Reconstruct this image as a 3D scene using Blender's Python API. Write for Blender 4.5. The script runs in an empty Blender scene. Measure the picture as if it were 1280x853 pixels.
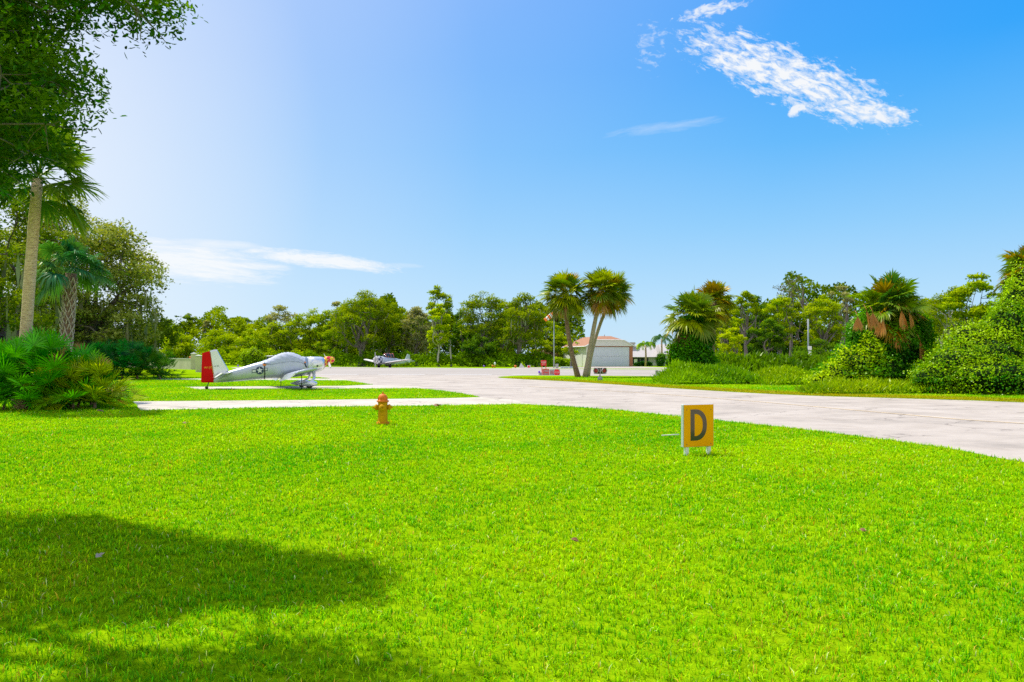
import bpy, math, random
import numpy as np
from mathutils import Vector, Matrix, Euler

SC = bpy.context.scene
COL = SC.collection
RNG = np.random.default_rng(7)
PI = math.pi
F, CX, HY, EYE = 995.0, 640.0, 447.0, 1.55

def G(px, py):                       # a ground point of the place, surveyed from its bearing
    Y = EYE * F / (py - HY)
    return ((px - CX) / F * Y, Y)
def P(px, py, Y):
    return ((px - CX) / F * Y, Y, EYE + (HY - py) / F * Y)

# ------------------------------------------------------------------ materials
def new_mat(name):
    m = bpy.data.materials.new(name); m.use_nodes = True
    nt = m.node_tree; nt.nodes.clear()
    out = nt.nodes.new('ShaderNodeOutputMaterial')
    return m, nt, out
def N(nt, typ, **kw):
    n = nt.nodes.new(typ)
    for k, v in kw.items(): setattr(n, k, v)
    return n
def ramp(nt, fac, stops, interp='LINEAR'):
    r = N(nt, 'ShaderNodeValToRGB'); r.color_ramp.interpolation = interp
    e = r.color_ramp.elements
    while len(e) > 1: e.remove(e[-1])
    e[0].position = stops[0][0]; e[0].color = (*stops[0][1], 1)
    for p, c in stops[1:]:
        q = e.new(p); q.color = (*c, 1)
    nt.links.new(fac, r.inputs[0]); return r.outputs[0]
def noise(nt, scale, detail=4, rough=.55, vec=None, dist=0.0):
    n = N(nt, 'ShaderNodeTexNoise'); n.inputs['Scale'].default_value = scale
    n.inputs['Detail'].default_value = detail; n.inputs['Roughness'].default_value = rough
    n.inputs['Distortion'].default_value = dist
    if vec is None: vec = N(nt, 'ShaderNodeTexCoord').outputs['Object']
    nt.links.new(vec, n.inputs['Vector']); return n.outputs['Fac']
def mixc(nt, fac, a, b, mode='MIX'):
    m = N(nt, 'ShaderNodeMix', data_type='RGBA', blend_type=mode)
    for sock, v in ((m.inputs[0], fac), (m.inputs[6], a), (m.inputs[7], b)):
        if hasattr(v, 'links') or hasattr(v, 'is_linked'): nt.links.new(v, sock)
        elif isinstance(v, (int, float)): sock.default_value = v
        else: sock.default_value = (*v, 1)
    return m.outputs[2]
def mth(nt, op, a, b=None, c=None, clamp=False):
    m = N(nt, 'ShaderNodeMath', operation=op); m.use_clamp = clamp
    for i, v in enumerate((a, b, c)):
        if v is None: continue
        if hasattr(v, 'is_linked'): nt.links.new(v, m.inputs[i])
        else: m.inputs[i].default_value = v
    return m.outputs[0]
def paint(name, col, rough=.5, metal=0.0, var=.12, scale=6.0, bump=0.0, bscale=40, spec=.5, dirt=None):
    m, nt, out = new_mat(name)
    b = N(nt, 'ShaderNodeBsdfPrincipled'); nt.links.new(b.outputs[0], out.inputs[0])
    f = noise(nt, scale, 5, .6)
    lo = tuple(c * (1 - var * 1.6) for c in col); hi = tuple(min(1, c * (1 + var)) for c in col)
    c = ramp(nt, f, [(.25, lo), (.5, col), (.8, hi)])
    if dirt:
        f2 = noise(nt, scale * .5, 6, .7)
        c = mixc(nt, ramp(nt, f2, [(.5, (0, 0, 0)), (.75, (.7, .7, .7))]), c, dirt)
    nt.links.new(c, b.inputs['Base Color'])
    b.inputs['Roughness'].default_value = rough; b.inputs['Metallic'].default_value = metal
    b.inputs['Specular IOR Level'].default_value = spec
    if bump:
        bp = N(nt, 'ShaderNodeBump'); bp.inputs['Strength'].default_value = bump
        nt.links.new(noise(nt, bscale, 4, .6), bp.inputs['Height']); nt.links.new(bp.outputs[0], b.inputs['Normal'])
    return m
def leaf_mat(name, trans=.35, gloss=.06, rough=.4, tcol=(1.25, 1.2, .5), val=1.25, sat=1.12):
    m, nt, out = new_mat(name)
    a0 = N(nt, 'ShaderNodeAttribute', attribute_name='Col'); a = N(nt, 'ShaderNodeHueSaturation'); a.inputs['Saturation'].default_value = sat; a.inputs['Value'].default_value = val
    nt.links.new(a0.outputs['Color'], a.inputs['Color'])
    d = N(nt, 'ShaderNodeBsdfDiffuse'); t = N(nt, 'ShaderNodeBsdfTranslucent'); g = N(nt, 'ShaderNodeBsdfGlossy')
    g.inputs['Roughness'].default_value = rough; g.inputs['Color'].default_value = (.95, .95, .75, 1)
    nt.links.new(a.outputs['Color'], d.inputs['Color'])
    tc = mixc(nt, 1.0, a.outputs['Color'], tcol, 'MULTIPLY')
    nt.links.new(tc, t.inputs['Color'])
    s1 = N(nt, 'ShaderNodeMixShader'); s1.inputs[0].default_value = trans
    nt.links.new(d.outputs[0], s1.inputs[1]); nt.links.new(t.outputs[0], s1.inputs[2])
    s2 = N(nt, 'ShaderNodeMixShader'); s2.inputs[0].default_value = gloss
    nt.links.new(s1.outputs[0], s2.inputs[1]); nt.links.new(g.outputs[0], s2.inputs[2])
    nt.links.new(s2.outputs[0], out.inputs[0]); return m
def bark_mat(name, c1, c2, scale=6, stretch=(1, 1, .25), bump=.5):
    m, nt, out = new_mat(name)
    b = N(nt, 'ShaderNodeBsdfPrincipled'); nt.links.new(b.outputs[0], out.inputs[0]); b.inputs['Roughness'].default_value = .9
    tc = N(nt, 'ShaderNodeTexCoord'); mp = N(nt, 'ShaderNodeMapping'); mp.inputs['Scale'].default_value = stretch
    nt.links.new(tc.outputs['Object'], mp.inputs[0])
    f = noise(nt, scale, 6, .65, mp.outputs[0])
    nt.links.new(ramp(nt, f, [(.3, c1), (.7, c2)]), b.inputs['Base Color'])
    bp = N(nt, 'ShaderNodeBump'); bp.inputs['Strength'].default_value = bump; bp.inputs['Distance'].default_value = .03
    nt.links.new(f, bp.inputs['Height']); nt.links.new(bp.outputs[0], b.inputs['Normal']); return m

# ------------------------------------------------------------------ object helpers
def link(o, parent=None):
    COL.objects.link(o)
    if parent is not None: o.parent = parent
    return o
def tag(o, label=None, cat=None, group=None, kind=None):
    if label: o['label'] = label
    if cat: o['category'] = cat
    if group: o['group'] = group
    if kind: o['kind'] = kind
    return o
def thing(name, label, cat, loc=(0, 0, 0), rz=0, group=None):
    o = bpy.data.objects.new(name, None); COL.objects.link(o)
    o.location = loc; o.rotation_euler = (0, 0, rz); o.empty_display_size = .2
    return tag(o, label, cat, group)

class MB:
    """collects faces; build() links them as one mesh object"""
    def __init__(s): s.v = []; s.f = []; s.sm = []
    def add(s, vs, fs, smooth=False):
        k = len(s.v); s.v += [tuple(map(float, v)) for v in vs]; s.f += [tuple(i + k for i in f) for f in fs]; s.sm += [smooth] * len(fs); return s
    def box(s, x0, x1, y0, y1, z0, z1, M=None, bev=0):
        if bev:
            b = bev; vs = []; 
            X = [(x0, x1), (x0 + b, x1 - b)]
            # chamfered box: 24 verts
            P_ = []
            for sx in (0, 1):
                for sy in (0, 1):
                    for sz in (0, 1):
                        cx, cy, cz = (x0, x1)[sx], (y0, y1)[sy], (z0, z1)[sz]
                        ix, iy, iz = (x0 + b, x1 - b)[sx], (y0 + b, y1 - b)[sy], (z0 + b, z1 - b)[sz]
                        P_ += [(cx, iy, iz), (ix, cy, iz), (ix, iy, cz)]
            import itertools
            bm = bm_hull(P_)
            vs, fs = bm
        else:
            vs = [(x, y, z) for x in (x0, x1) for y in (y0, y1) for z in (z0, z1)]
            fs = [(0, 1, 3, 2), (4, 6, 7, 5), (0, 4, 5, 1), (2, 3, 7, 6), (0, 2, 6, 4), (1, 5, 7, 3)]
        if M is not None: vs = [M @ Vector(v) for v in vs]
        return s.add(vs, fs)
    def tube(s, pts, rad, n=8, cap=True, smooth=True, flat=1.0):
        pts = [Vector(p) for p in pts]
        if not hasattr(rad, '__len__'): rad = [rad] * len(pts)
        vs = []; fs = []; up = Vector((0, 0, 1)); prev = None
        for i, p in enumerate(pts):
            t = (pts[min(i + 1, len(pts) - 1)] - pts[max(i - 1, 0)])
            t = t.normalized() if t.length > 1e-9 else Vector((0, 0, 1))
            if prev is None:
                a = t.cross(up) if abs(t.z) < .95 else t.cross(Vector((0, 1, 0)))
                a.normalize()
            else:
                a = prev - t * prev.dot(t); a.normalize()
            prev = a; b = t.cross(a)
            for k in range(n):
                q = 2 * PI * k / n
                vs.append(p + (a * math.cos(q) + b * math.sin(q) * flat) * rad[i])
        for i in range(len(pts) - 1):
            for k in range(n):
                k2 = (k + 1) % n
                fs.append((i * n + k, i * n + k2, (i + 1) * n + k2, (i + 1) * n + k))
        if cap: fs += [tuple(range(n))[::-1], tuple((len(pts) - 1) * n + k for k in range(n))]
        return s.add(vs, fs, smooth)
    def lathe(s, prof, n=24, M=None, smooth=True, squash=None):
        vs = []; fs = []
        for i, (r, z) in enumerate(prof):
            for k in range(n):
                q = 2 * PI * k / n; vs.append(Vector((r * math.cos(q), r * math.sin(q), z)))
        for i in range(len(prof) - 1):
            for k in range(n):
                k2 = (k + 1) % n; fs.append((i * n + k, i * n + k2, (i + 1) * n + k2, (i + 1) * n + k))
        fs += [tuple(range(n))[::-1], tuple((len(prof) - 1) * n + k for k in range(n))]
        if M is not None: vs = [M @ v for v in vs]
        return s.add(vs, fs, smooth)
    def prism(s, poly, y0, y1, M=None):
        """poly in x,z extruded along y"""
        n = len(poly)
        vs = [Vector((x, y0, z)) for x, z in poly] + [Vector((x, y1, z)) for x, z in poly]
        fs = [tuple(range(n)), tuple(range(n, 2 * n))[::-1]] + [(i, i + n, (i + 1) % n + n, (i + 1) % n) for i in range(n)]
        if M is not None: vs = [M @ v for v in vs]
        return s.add(vs, fs)
    def loft(s, rings, cap=True, smooth=True):
        n = len(rings[0]); vs = [v for r in rings for v in r]; fs = []
        for i in range(len(rings) - 1):
            for k in range(n):
                k2 = (k + 1) % n; fs.append((i * n + k, i * n + k2, (i + 1) * n + k2, (i + 1) * n + k))
        if cap: fs += [tuple(range(n))[::-1], tuple((len(rings) - 1) * n + k for k in range(n))]
        return s.add(vs, fs, smooth)
    def build(s, name, mat, parent=None, xf=None, auto=True):
        me = bpy.data.meshes.new(name); me.from_pydata(s.v, [], s.f); me.update()
        if xf is not None: me.transform(xf)
        bm_fix(me)
        me.polygons.foreach_set('use_smooth', s.sm)
        if mat: me.materials.append(mat)
        o = bpy.data.objects.new(name, me); link(o, parent); 
        return o
import bmesh
def bm_fix(me):
    bm = bmesh.new(); bm.from_mesh(me); bmesh.ops.recalc_face_normals(bm, faces=bm.faces); bm.to_mesh(me); bm.free()
def bm_hull(pts):
    bm = bmesh.new(); vs = [bm.verts.new(p) for p in pts]
    bmesh.ops.convex_hull(bm, input=vs); bm.verts.ensure_lookup_table(); bm.verts.index_update()
    v = [tuple(x.co) for x in bm.verts]; f = [tuple(x.index for x in p.verts) for p in bm.faces]; bm.free(); return v, f
def np_mesh(name, V, Fa, mat, colors=None, parent=None, loc=None, smooth=False):
    """V (n,3), Fa (m,k) int faces of equal size, colors (n,3)"""
    me = bpy.data.meshes.new(name)
    n, (m, k) = len(V), Fa.shape
    me.vertices.add(n); me.vertices.foreach_set('co', np.ascontiguousarray(V, np.float32).ravel())
    me.loops.add(m * k); me.loops.foreach_set('vertex_index', np.ascontiguousarray(Fa, np.int32).ravel())
    me.polygons.add(m)
    me.polygons.foreach_set('loop_start', np.arange(0, m * k, k, dtype=np.int32))
    if smooth: me.polygons.foreach_set('use_smooth', np.ones(m, dtype=bool))
    me.update(calc_edges=True)
    if colors is not None:
        ca = me.color_attributes.new('Col', 'FLOAT_COLOR', 'POINT')
        ca.data.foreach_set('color', np.hstack([colors, np.ones((n, 1))]).astype(np.float32).ravel())
    me.materials.append(mat)
    o = bpy.data.objects.new(name, me); link(o, parent)
    if loc is not None: o.location = loc
    return o
def sheet(name, pts, z, mat, kind='structure'):
    me = bpy.data.meshes.new(name); me.from_pydata([(x, y, z) for x, y in pts], [], [tuple(range(len(pts)))]); me.update()
    if me.polygons[0].normal.z < 0: me.flip_normals()
    me.materials.append(mat); o = bpy.data.objects.new(name, me); link(o); return tag(o, kind=kind)
def pip(x, y, poly):
    inside = np.zeros(len(x), bool); n = len(poly); j = n - 1
    for i in range(n):
        xi, yi = poly[i]; xj, yj = poly[j]
        if yi != yj:
            c = ((yi > y) != (yj > y)) & (x < (xj - xi) * (y - yi) / (yj - yi) + xi)
            inside ^= c
        j = i
    return inside
def unit(v): return v / np.maximum(np.linalg.norm(v, axis=-1, keepdims=True), 1e-9)
def rand_dirs(n, rng): return unit(rng.normal(size=(n, 3)))

def leaf_arrays(pos, size, aspect, rng, up=0.0, shape=4, droop=0.0, out=None):
    """one small bent leaf per position -> verts, faces"""
    n = len(pos)
    t = rand_dirs(n, rng); t[:, 2] = t[:, 2] * .7 - droop; t = unit(t)
    nr = rand_dirs(n, rng)
    if out is not None: nr = unit(nr * .8 + out * 1.0)
    nr[:, 2] = nr[:, 2] + up * np.sign(nr[:, 2] + 1e-6); b = unit(np.cross(t, nr)); nn = np.cross(b, t)
    L = size[:, None]; W = L * aspect * .5
    if shape == 4:
        V = np.stack([pos, pos + t * L * .5 + b * W + nn * L * .08, pos + t * L, pos + t * L * .5 - b * W + nn * L * .08], 1)
        Fa = np.arange(n * 4).reshape(n, 4)
        k = 4
    elif shape == 3:
        V = np.stack([pos, pos + t * L + b * W, pos + t * L * .8 - b * W], 1); Fa = np.arange(n * 3).reshape(n, 3); k = 3
    else:
        V = np.stack([pos, pos + t * L * .3 + b * W * .85 + nn * L * .05, pos + t * L * .7 + b * W * .8 + nn * L * .05,
                      pos + t * L - nn * L * .06, pos + t * L * .7 - b * W * .8 + nn * L * .05, pos + t * L * .3 - b * W * .85 + nn * L * .05], 1)
        i = np.arange(n)[:, None] * 6
        Fa = np.concatenate([i + np.array([[0, 1, 2, 3]]), i + np.array([[0, 3, 4, 5]])]); k = 6
    return V.reshape(-1, 3), Fa, k
def leaf_cols(n, base, rng, var=.25, hue=.15):
    c = np.array(base)[None, :] * np.exp(rng.normal(0, var, (n, 1)))
    c[:, 0] *= np.exp(rng.normal(0, hue, n)); return np.clip(c, 0, 1)
# ------------------------------------------------------------------ camera, sun, sky
cam = bpy.data.cameras.new('camera'); co = bpy.data.objects.new('camera', cam); link(co)
co.location = (0, 0, EYE); co.rotation_euler = (math.radians(90), 0, 0)
cam.sensor_width = 36; cam.lens = F / 1280 * 36; cam.shift_y = (HY - 426.5) / 1280
cam.clip_start = .1; cam.clip_end = 6000
SC.camera = co
SUNV = Vector((-.45, .33, 1.0)).normalized()
sun = bpy.data.lights.new('sun', 'SUN'); sun.energy = 5.0; sun.angle = math.radians(.55); sun.color = (1, .945, .85)
so = bpy.data.objects.new('sun', sun); link(so); so.rotation_euler = SUNV.to_track_quat('Z', 'Y').to_euler(); so.location = (-40, 30, 90)
W = bpy.data.worlds.new('World'); SC.world = W; W.use_nodes = True
nt = W.node_tree; nt.nodes.clear()
wo = N(nt, 'ShaderNodeOutputWorld'); bg = N(nt, 'ShaderNodeBackground'); bg2 = N(nt, 'ShaderNodeBackground'); addn = N(nt, 'ShaderNodeMixShader')
sky = N(nt, 'ShaderNodeTexSky', sky_type='NISHITA'); sky.sun_disc = False
sky.sun_elevation = math.asin(SUNV.z); sky.sun_rotation = math.atan2(SUNV.x, SUNV.y)
sky.air_density = 1.0; sky.dust_density = .6; sky.ozone_density = 2.0
tc = N(nt, 'ShaderNodeTexCoord'); sep = N(nt, 'ShaderNodeSeparateXYZ'); nt.links.new(tc.outputs['Generated'], sep.inputs[0])
X, Y, Z = sep.outputs
el = mth(nt, 'ARCSINE', Z)                                     # radians
elr = mth(nt, 'DIVIDE', el, PI / 2)
grad = ramp(nt, elr, [(0, (.60, .81, .97)), (.05, (.45, .74, 1.0)), (.10, (.28, .63, 1.0)), (.16, (.12, .50, 1.0)), (.22, (.03, .39, 1.0)), (.27, (.0, .34, 1.0)), (.4, (.0, .26, .92)), (1, (.01, .14, .62))])
# glow toward the sun, haze brightening
dt = N(nt, 'ShaderNodeVectorMath', operation='DOT_PRODUCT'); nt.links.new(tc.outputs['Generated'], dt.inputs[0]); dt.inputs[1].default_value = SUNV
hz = N(nt, 'ShaderNodeVectorMath', operation='DOT_PRODUCT'); nt.links.new(tc.outputs['Generated'], hz.inputs[0])
hz.inputs[1].default_value = Vector((-.62, .74, .22)).normalized()
glow = ramp(nt, hz.outputs['Value'], [(.55, (0, 0, 0)), (.80, (.08, .08, .08)), (.9, (.26, .26, .26)), (.955, (.66, .66, .66)), (.98, (.90, .90, .90)), (1, (.97, .97, .97))])
skyc = mixc(nt, glow, grad, (.88, .94, 1.0))
glow2 = ramp(nt, dt.outputs['Value'], [(.33, (0, 0, 0)), (.46, (.07, .07, .07)), (.61, (.25, .25, .25)), (.70, (.42, .42, .42)), (.8, (.5, .5, .5)), (1, (1, 1, 1))])
skyc = mixc(nt, glow2, skyc, (.64, .75, 1.0))
# clouds: far above, laid out on the direction (x/y, z/y)
Ys = mth(nt, 'MAXIMUM', Y, .02); U = mth(nt, 'DIVIDE', X, Ys); Vv = mth(nt, 'DIVIDE', Z, Ys)
front = mth(nt, 'GREATER_THAN', Y, .05)
def uv(px, py): return (px - CX) / F, (HY - py) / F
def cloud(cx, cy, hl, hw, ang, nscale, stretch, thr, soft, strength, seed, detail=8, edge=1.0, rough=.62):
    u0, v0 = uv(cx, cy); a = math.radians(ang)
    du = mth(nt, 'SUBTRACT', U, u0); dv = mth(nt, 'SUBTRACT', Vv, v0)
    p = mth(nt, 'ADD', mth(nt, 'MULTIPLY', du, math.cos(a)), mth(nt, 'MULTIPLY', dv, math.sin(a)))
    q = mth(nt, 'SUBTRACT', mth(nt, 'MULTIPLY', dv, math.cos(a)), mth(nt, 'MULTIPLY', du, math.sin(a)))
    pe = mth(nt, 'DIVIDE', p, hl / F); qe = mth(nt, 'DIVIDE', q, hw / F)
    d2 = mth(nt, 'ADD', mth(nt, 'POWER', mth(nt, 'ABSOLUTE', pe), 2.6), mth(nt, 'POWER', mth(nt, 'ABSOLUTE', qe), 2.0))
    fall = mth(nt, 'SUBTRACT', 1.0, d2)
    cb = N(nt, 'ShaderNodeCombineXYZ')
    nt.links.new(mth(nt, 'MULTIPLY', p, stretch[0]), cb.inputs[0]); nt.links.new(mth(nt, 'MULTIPLY', q, stretch[1]), cb.inputs[1]); cb.inputs[2].default_value = seed
    nz = noise(nt, nscale, detail, rough, cb.outputs[0], .35)
    s = mth(nt, 'ADD', nz, mth(nt, 'MULTIPLY', fall, .30 * edge))
    s = mth(nt, 'DIVIDE', mth(nt, 'SUBTRACT', s, thr), soft, clamp=True)
    s = mth(nt, 'MULTIPLY', s, mth(nt, 'MULTIPLY', mth(nt, 'ADD', fall, .25), 4.0, clamp=True))
    return mth(nt, 'MULTIPLY', mth(nt, 'MULTIPLY', s, strength), front, clamp=True)
cl = [cloud(982, 94, 174, 44, -21, 58, (.85, 2.0), .62, .22, 1.0, 3.1, rough=.68),
      cloud(1085, 140, 66, 22, -8, 60, (.8, 1.6), .61, .22, .95, 1.7),
      cloud(890, 12, 60, 12, 15, 70, (1, 1.6), .66, .2, .8, 5.5),
      cloud(812, 55, 30, 60, 0, 70, (1, 1.6), .76, .2, .5, 2.5),
      cloud(996, 137, 14, 9, 25, 80, (1, 1.3), .56, .2, .9, 8.5),
      cloud(835, 159, 85, 8, 8, 26, (.6, 3), .56, .45, .32, 7.3, rough=.7),
      cloud(215, 326, 145, 30, -5, 22, (.45, 3.8), .54, .28, .9, 4.2, rough=.74),
      cloud(400, 325, 112, 11, -7, 30, (.6, 2.8), .53, .26, .92, 9.4, rough=.76),
      cloud(270, 305, 60, 6, -3, 24, (.6, 3.2), .48, .45, .6, 11.4),
      cloud(505, 332, 32, 4, -2, 24, (.6, 3.2), .48, .5, .5, 12.4)]
tot = cl[0]
for c in cl[1:]: tot = mth(nt, 'MAXIMUM', tot, c)
skyc = mixc(nt, tot, skyc, (.97, .985, 1.0))
# added fill light: unseen bright cloud put into the sky behind the viewer
fill_noise = noise(nt, 3.2, 6, .6, tc.outputs['Generated'])
bank = mth(nt, 'MULTIPLY', mth(nt, 'DIVIDE', mth(nt, 'SUBTRACT', mth(nt, 'MULTIPLY', Y, -1.0), .05), .35, clamp=True), mth(nt, 'DIVIDE', mth(nt, 'SUBTRACT', fill_noise, .36), .16, clamp=True))  # mask of the added fill brightness
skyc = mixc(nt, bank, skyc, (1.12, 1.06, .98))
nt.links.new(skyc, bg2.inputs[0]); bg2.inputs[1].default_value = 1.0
nt.links.new(sky.outputs[0], bg.inputs[0]); bg.inputs[1].default_value = .12
addn.inputs[0].default_value = .93
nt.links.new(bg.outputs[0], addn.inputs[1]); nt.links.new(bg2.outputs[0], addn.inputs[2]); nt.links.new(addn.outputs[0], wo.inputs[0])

SC.view_settings.view_transform = 'Standard'; SC.view_settings.look = 'None'; SC.view_settings.exposure = 0; SC.view_settings.gamma = 1
SC.render.engine = 'CYCLES'
SC.cycles.max_bounces = 6; SC.cycles.diffuse_bounces = 3; SC.cycles.glossy_bounces = 2; SC.cycles.transmission_bounces = 4
SC.cycles.use_denoising = False
SC.cycles.caustics_reflective = False; SC.cycles.caustics_refractive = False; SC.cycles.sample_clamp_indirect = 6

# ------------------------------------------------------------------ ground surfaces
def lawn_mat(name, lo, mid, hi, brown, bscale=.8):
    m, nt, out = new_mat(name)
    b = N(nt, 'ShaderNodeBsdfDiffuse'); nt.links.new(b.outputs[0], out.inputs[0])
    v = N(nt, 'ShaderNodeTexCoord').outputs['Object']
    c = ramp(nt, noise(nt, 9, 8, .75, v), [(.3, lo), (.5, mid), (.72, hi)])
    c = mixc(nt, ramp(nt, noise(nt, bscale * .25, 5, .6, v), [(.45, (0, 0, 0)), (.75, (.6, .6, .6))]), c, brown)
    nt.links.new(c, b.inputs[0])
    bp = N(nt, 'ShaderNodeBump'); bp.inputs['Strength'].default_value = .6; bp.inputs['Distance'].default_value = .04
    nt.links.new(noise(nt, 30, 5, .7, v), bp.inputs['Height']); nt.links.new(bp.outputs[0], b.inputs['Normal']); return m
M_lawn = lawn_mat('lawn_soil', (.07, .18, .002), (.22, .40, .002), (.38, .56, .004), (.34, .42, .005))
M_verge = lawn_mat('dry_verge', (.16, .19, .01), (.27, .27, .015), (.36, .33, .03), (.33, .24, .04))
def pave_mat(name, lo, mid, hi, streak=(.35, 1), cracks=True, joints=None, stain=(.25, .18, .12), sscale=.35):
    m, nt, out = new_mat(name)
    b = N(nt, 'ShaderNodeBsdfPrincipled'); nt.links.new(b.outputs[0], out.inputs[0]); b.inputs['Roughness'].default_value = .85
    b.inputs['Specular IOR Level'].default_value = .3
    tcn = N(nt, 'ShaderNodeTexCoord'); mp = N(nt, 'ShaderNodeMapping'); nt.links.new(tcn.outputs['Object'], mp.inputs[0])
    mp.inputs['Scale'].default_value = (streak[0], streak[1], 1)
    c = ramp(nt, noise(nt, .6, 9, .7, mp.outputs[0]), [(.3, lo), (.5, mid), (.7, hi)])
    fine = ramp(nt, noise(nt, 60, 3, .7, tcn.outputs['Object']), [(.3, (.86, .86, .86)), (.7, (1.06, 1.06, 1.06))])
    c = mixc(nt, 1.0, c, fine, 'MULTIPLY')
    c = mixc(nt, ramp(nt, noise(nt, sscale, 8, .75, tcn.outputs['Object']), [(.54, (0, 0, 0)), (.78, (.45, .45, .45))]), c, stain)
    c = mixc(nt, ramp(nt, noise(nt, 7, 8, .8, tcn.outputs['Object']), [(.62, (0, 0, 0)), (.72, (.5, .5, .5))]), c, stain)
    if cracks:
        vo = N(nt, 'ShaderNodeTexVoronoi', feature='DISTANCE_TO_EDGE'); vo.inputs['Scale'].default_value = .34
        w = N(nt, 'ShaderNodeTexNoise'); w.inputs['Scale'].default_value = 1.2; w.inputs['Detail'].default_value = 6; nt.links.new(tcn.outputs['Object'], w.inputs['Vector'])
        ad = N(nt, 'ShaderNodeVectorMath', operation='ADD'); nt.links.new(tcn.outputs['Object'], ad.inputs[0]); nt.links.new(w.outputs['Color'], ad.inputs[1]); nt.links.new(ad.outputs[0], vo.inputs['Vector'])
        ck = ramp(nt, vo.outputs['Distance'], [(0, (.75, .75, .75)), (.006, (.4, .4, .4)), (.012, (0, 0, 0))])
        ck = mixc(nt, ramp(nt, noise(nt, .25, 3, .5, tcn.outputs['Object']), [(.42, (0, 0, 0)), (.52, (1, 1, 1))]), (0, 0, 0), ck)
        c = mixc(nt, ck, c, (.16, .13, .11))
    if joints:
        br = N(nt, 'ShaderNodeTexBrick'); br.offset = 0; br.inputs['Scale'].default_value = 1
        br.inputs['Brick Width'].default_value = joints; br.inputs['Row Height'].default_value = joints; br.inputs['Mortar Size'].default_value = .02
        nt.links.new(tcn.outputs['Object'], br.inputs['Vector'])
        c = mixc(nt, mth(nt, 'MULTIPLY', br.outputs['Fac'], .35), c, (.3, .26, .22))
    nt.links.new(c, b.inputs['Base Color'])
    bp = N(nt, 'ShaderNodeBump'); bp.inputs['Strength'].default_value = .35; bp.inputs['Distance'].default_value = .01
    nt.links.new(noise(nt, 45, 5, .7, tcn.outputs['Object']), bp.inputs['Height']); nt.links.new(bp.outputs[0], b.inputs['Normal'])
    return m
M_taxi = pave_mat('taxiway_asphalt', (.345, .30, .255), (.49, .425, .36), (.575, .51, .44), streak=(.8, 1))
M_run = pave_mat('runway_asphalt', (.31, .275, .24), (.41, .365, .32), (.60, .54, .48), streak=(.03, .9), cracks=False)
M_conc = pave_mat('pad_concrete', (.46, .41, .33), (.59, .53, .44), (.68, .62, .52), streak=(1, 1), joints=3.0, sscale=.8)
def curve_in(pts, sub=6):        # Catmull-Rom so that verges run in smooth curves
    out = []; n = len(pts)
    for i in range(n - 1):
        p0, p1, p2, p3 = pts[max(i - 1, 0)], pts[i], pts[i + 1], pts[min(i + 2, n - 1)]
        for k in range(sub):
            t = k / sub
            out.append(tuple(.5 * ((2 * p1[j]) + (-p0[j] + p2[j]) * t + (2 * p0[j] - 5 * p1[j] + 4 * p2[j] - p3[j]) * t * t + (-p0[j] + 3 * p1[j] - 3 * p2[j] + p3[j]) * t ** 3) for j in (0, 1)))
    out.append(pts[-1]); return out
sheet('ground', [(-3000, -400), (3000, -400), (3000, 5000), (-3000, 5000)], 0, M_lawn)
near_edge = curve_in([(11.5, -6), (9.9, 2), (8.6, 7.5), G(1280, 578), G(1200, 563), G(1130, 553), G(1000, 536.5), G(870, 523), G(760, 512), G(700, 508), G(655, 505.7)])
left_edge = curve_in([G(600, 496.8), G(585, 493.5), G(555, 489), G(515, 485.2), G(466, 481.2), G(430, 475.6), G(383, 470), G(330, 463), G(288, 459.8)])
far_edge = curve_in([(120, 61), (60, 62.5), (35, 63.5), G(860, 470.6), G(760, 470), G(690, 469.6), G(650, 469.7), G(628, 470.8), G(623, 472.0), G(640, 473.6), G(720, 477.8), G(860, 487), G(1000, 494.5), G(1280, 503.5), (24, 16), (31, 3), (34, -6)])
taxi_poly = near_edge + left_edge + [(-52, 123), (-90, 123), (-90, 69), (-60, 69)]
# two simple polygons: the apron (left of the island tip) with its taxiway, and the strip joining the runway
apron = near_edge + left_edge + [(-44.5, 132), (-40, 128), (0, 105), (60, 85), (120, 75), (120, 61)] + far_edge[1:]
sheet('taxiway', apron, .004, M_taxi)
run_poly = [(-18.6, 69.5), (260, 66.0), (260, 80), (160, 86), (60, 94), (21, 101.5), (6, 106.5), (0, 111), (-36, 133), (-45, 135), (-42.3, 119.6), (-37, 108), (-30, 95.5), (-22, 77)]
sheet('runway', run_poly, .008, M_run)
pad1 = [G(166, 502.2), G(176, 513.2), G(400, 508.8), G(560, 507), G(640, 505.6), G(665, 505.5), G(640, 500), G(600, 496.9), G(560, 498.0), G(400, 500.3)]
pad2 = [G(231, 483.9), G(246, 486.9), G(430, 486.2), G(520, 485.7), G(525, 483.5), G(466, 481.2), G(430, 482.6)]
pad3 = [G(190, 473.6), G(190, 475.0), G(300, 475.4), G(400, 475.6), G(440, 476.0), G(425, 473.6), G(383, 473.4)]
for p in (pad1, pad2, pad3): sheet('concrete_pad', p, .006, M_conc)
M_line = paint('faded_yellow_line', (.72, .55, .33), .8, var=.25, scale=3)
M_wline = paint('faded_white_line', (.82, .80, .78), .8, var=.1, scale=3)
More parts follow.
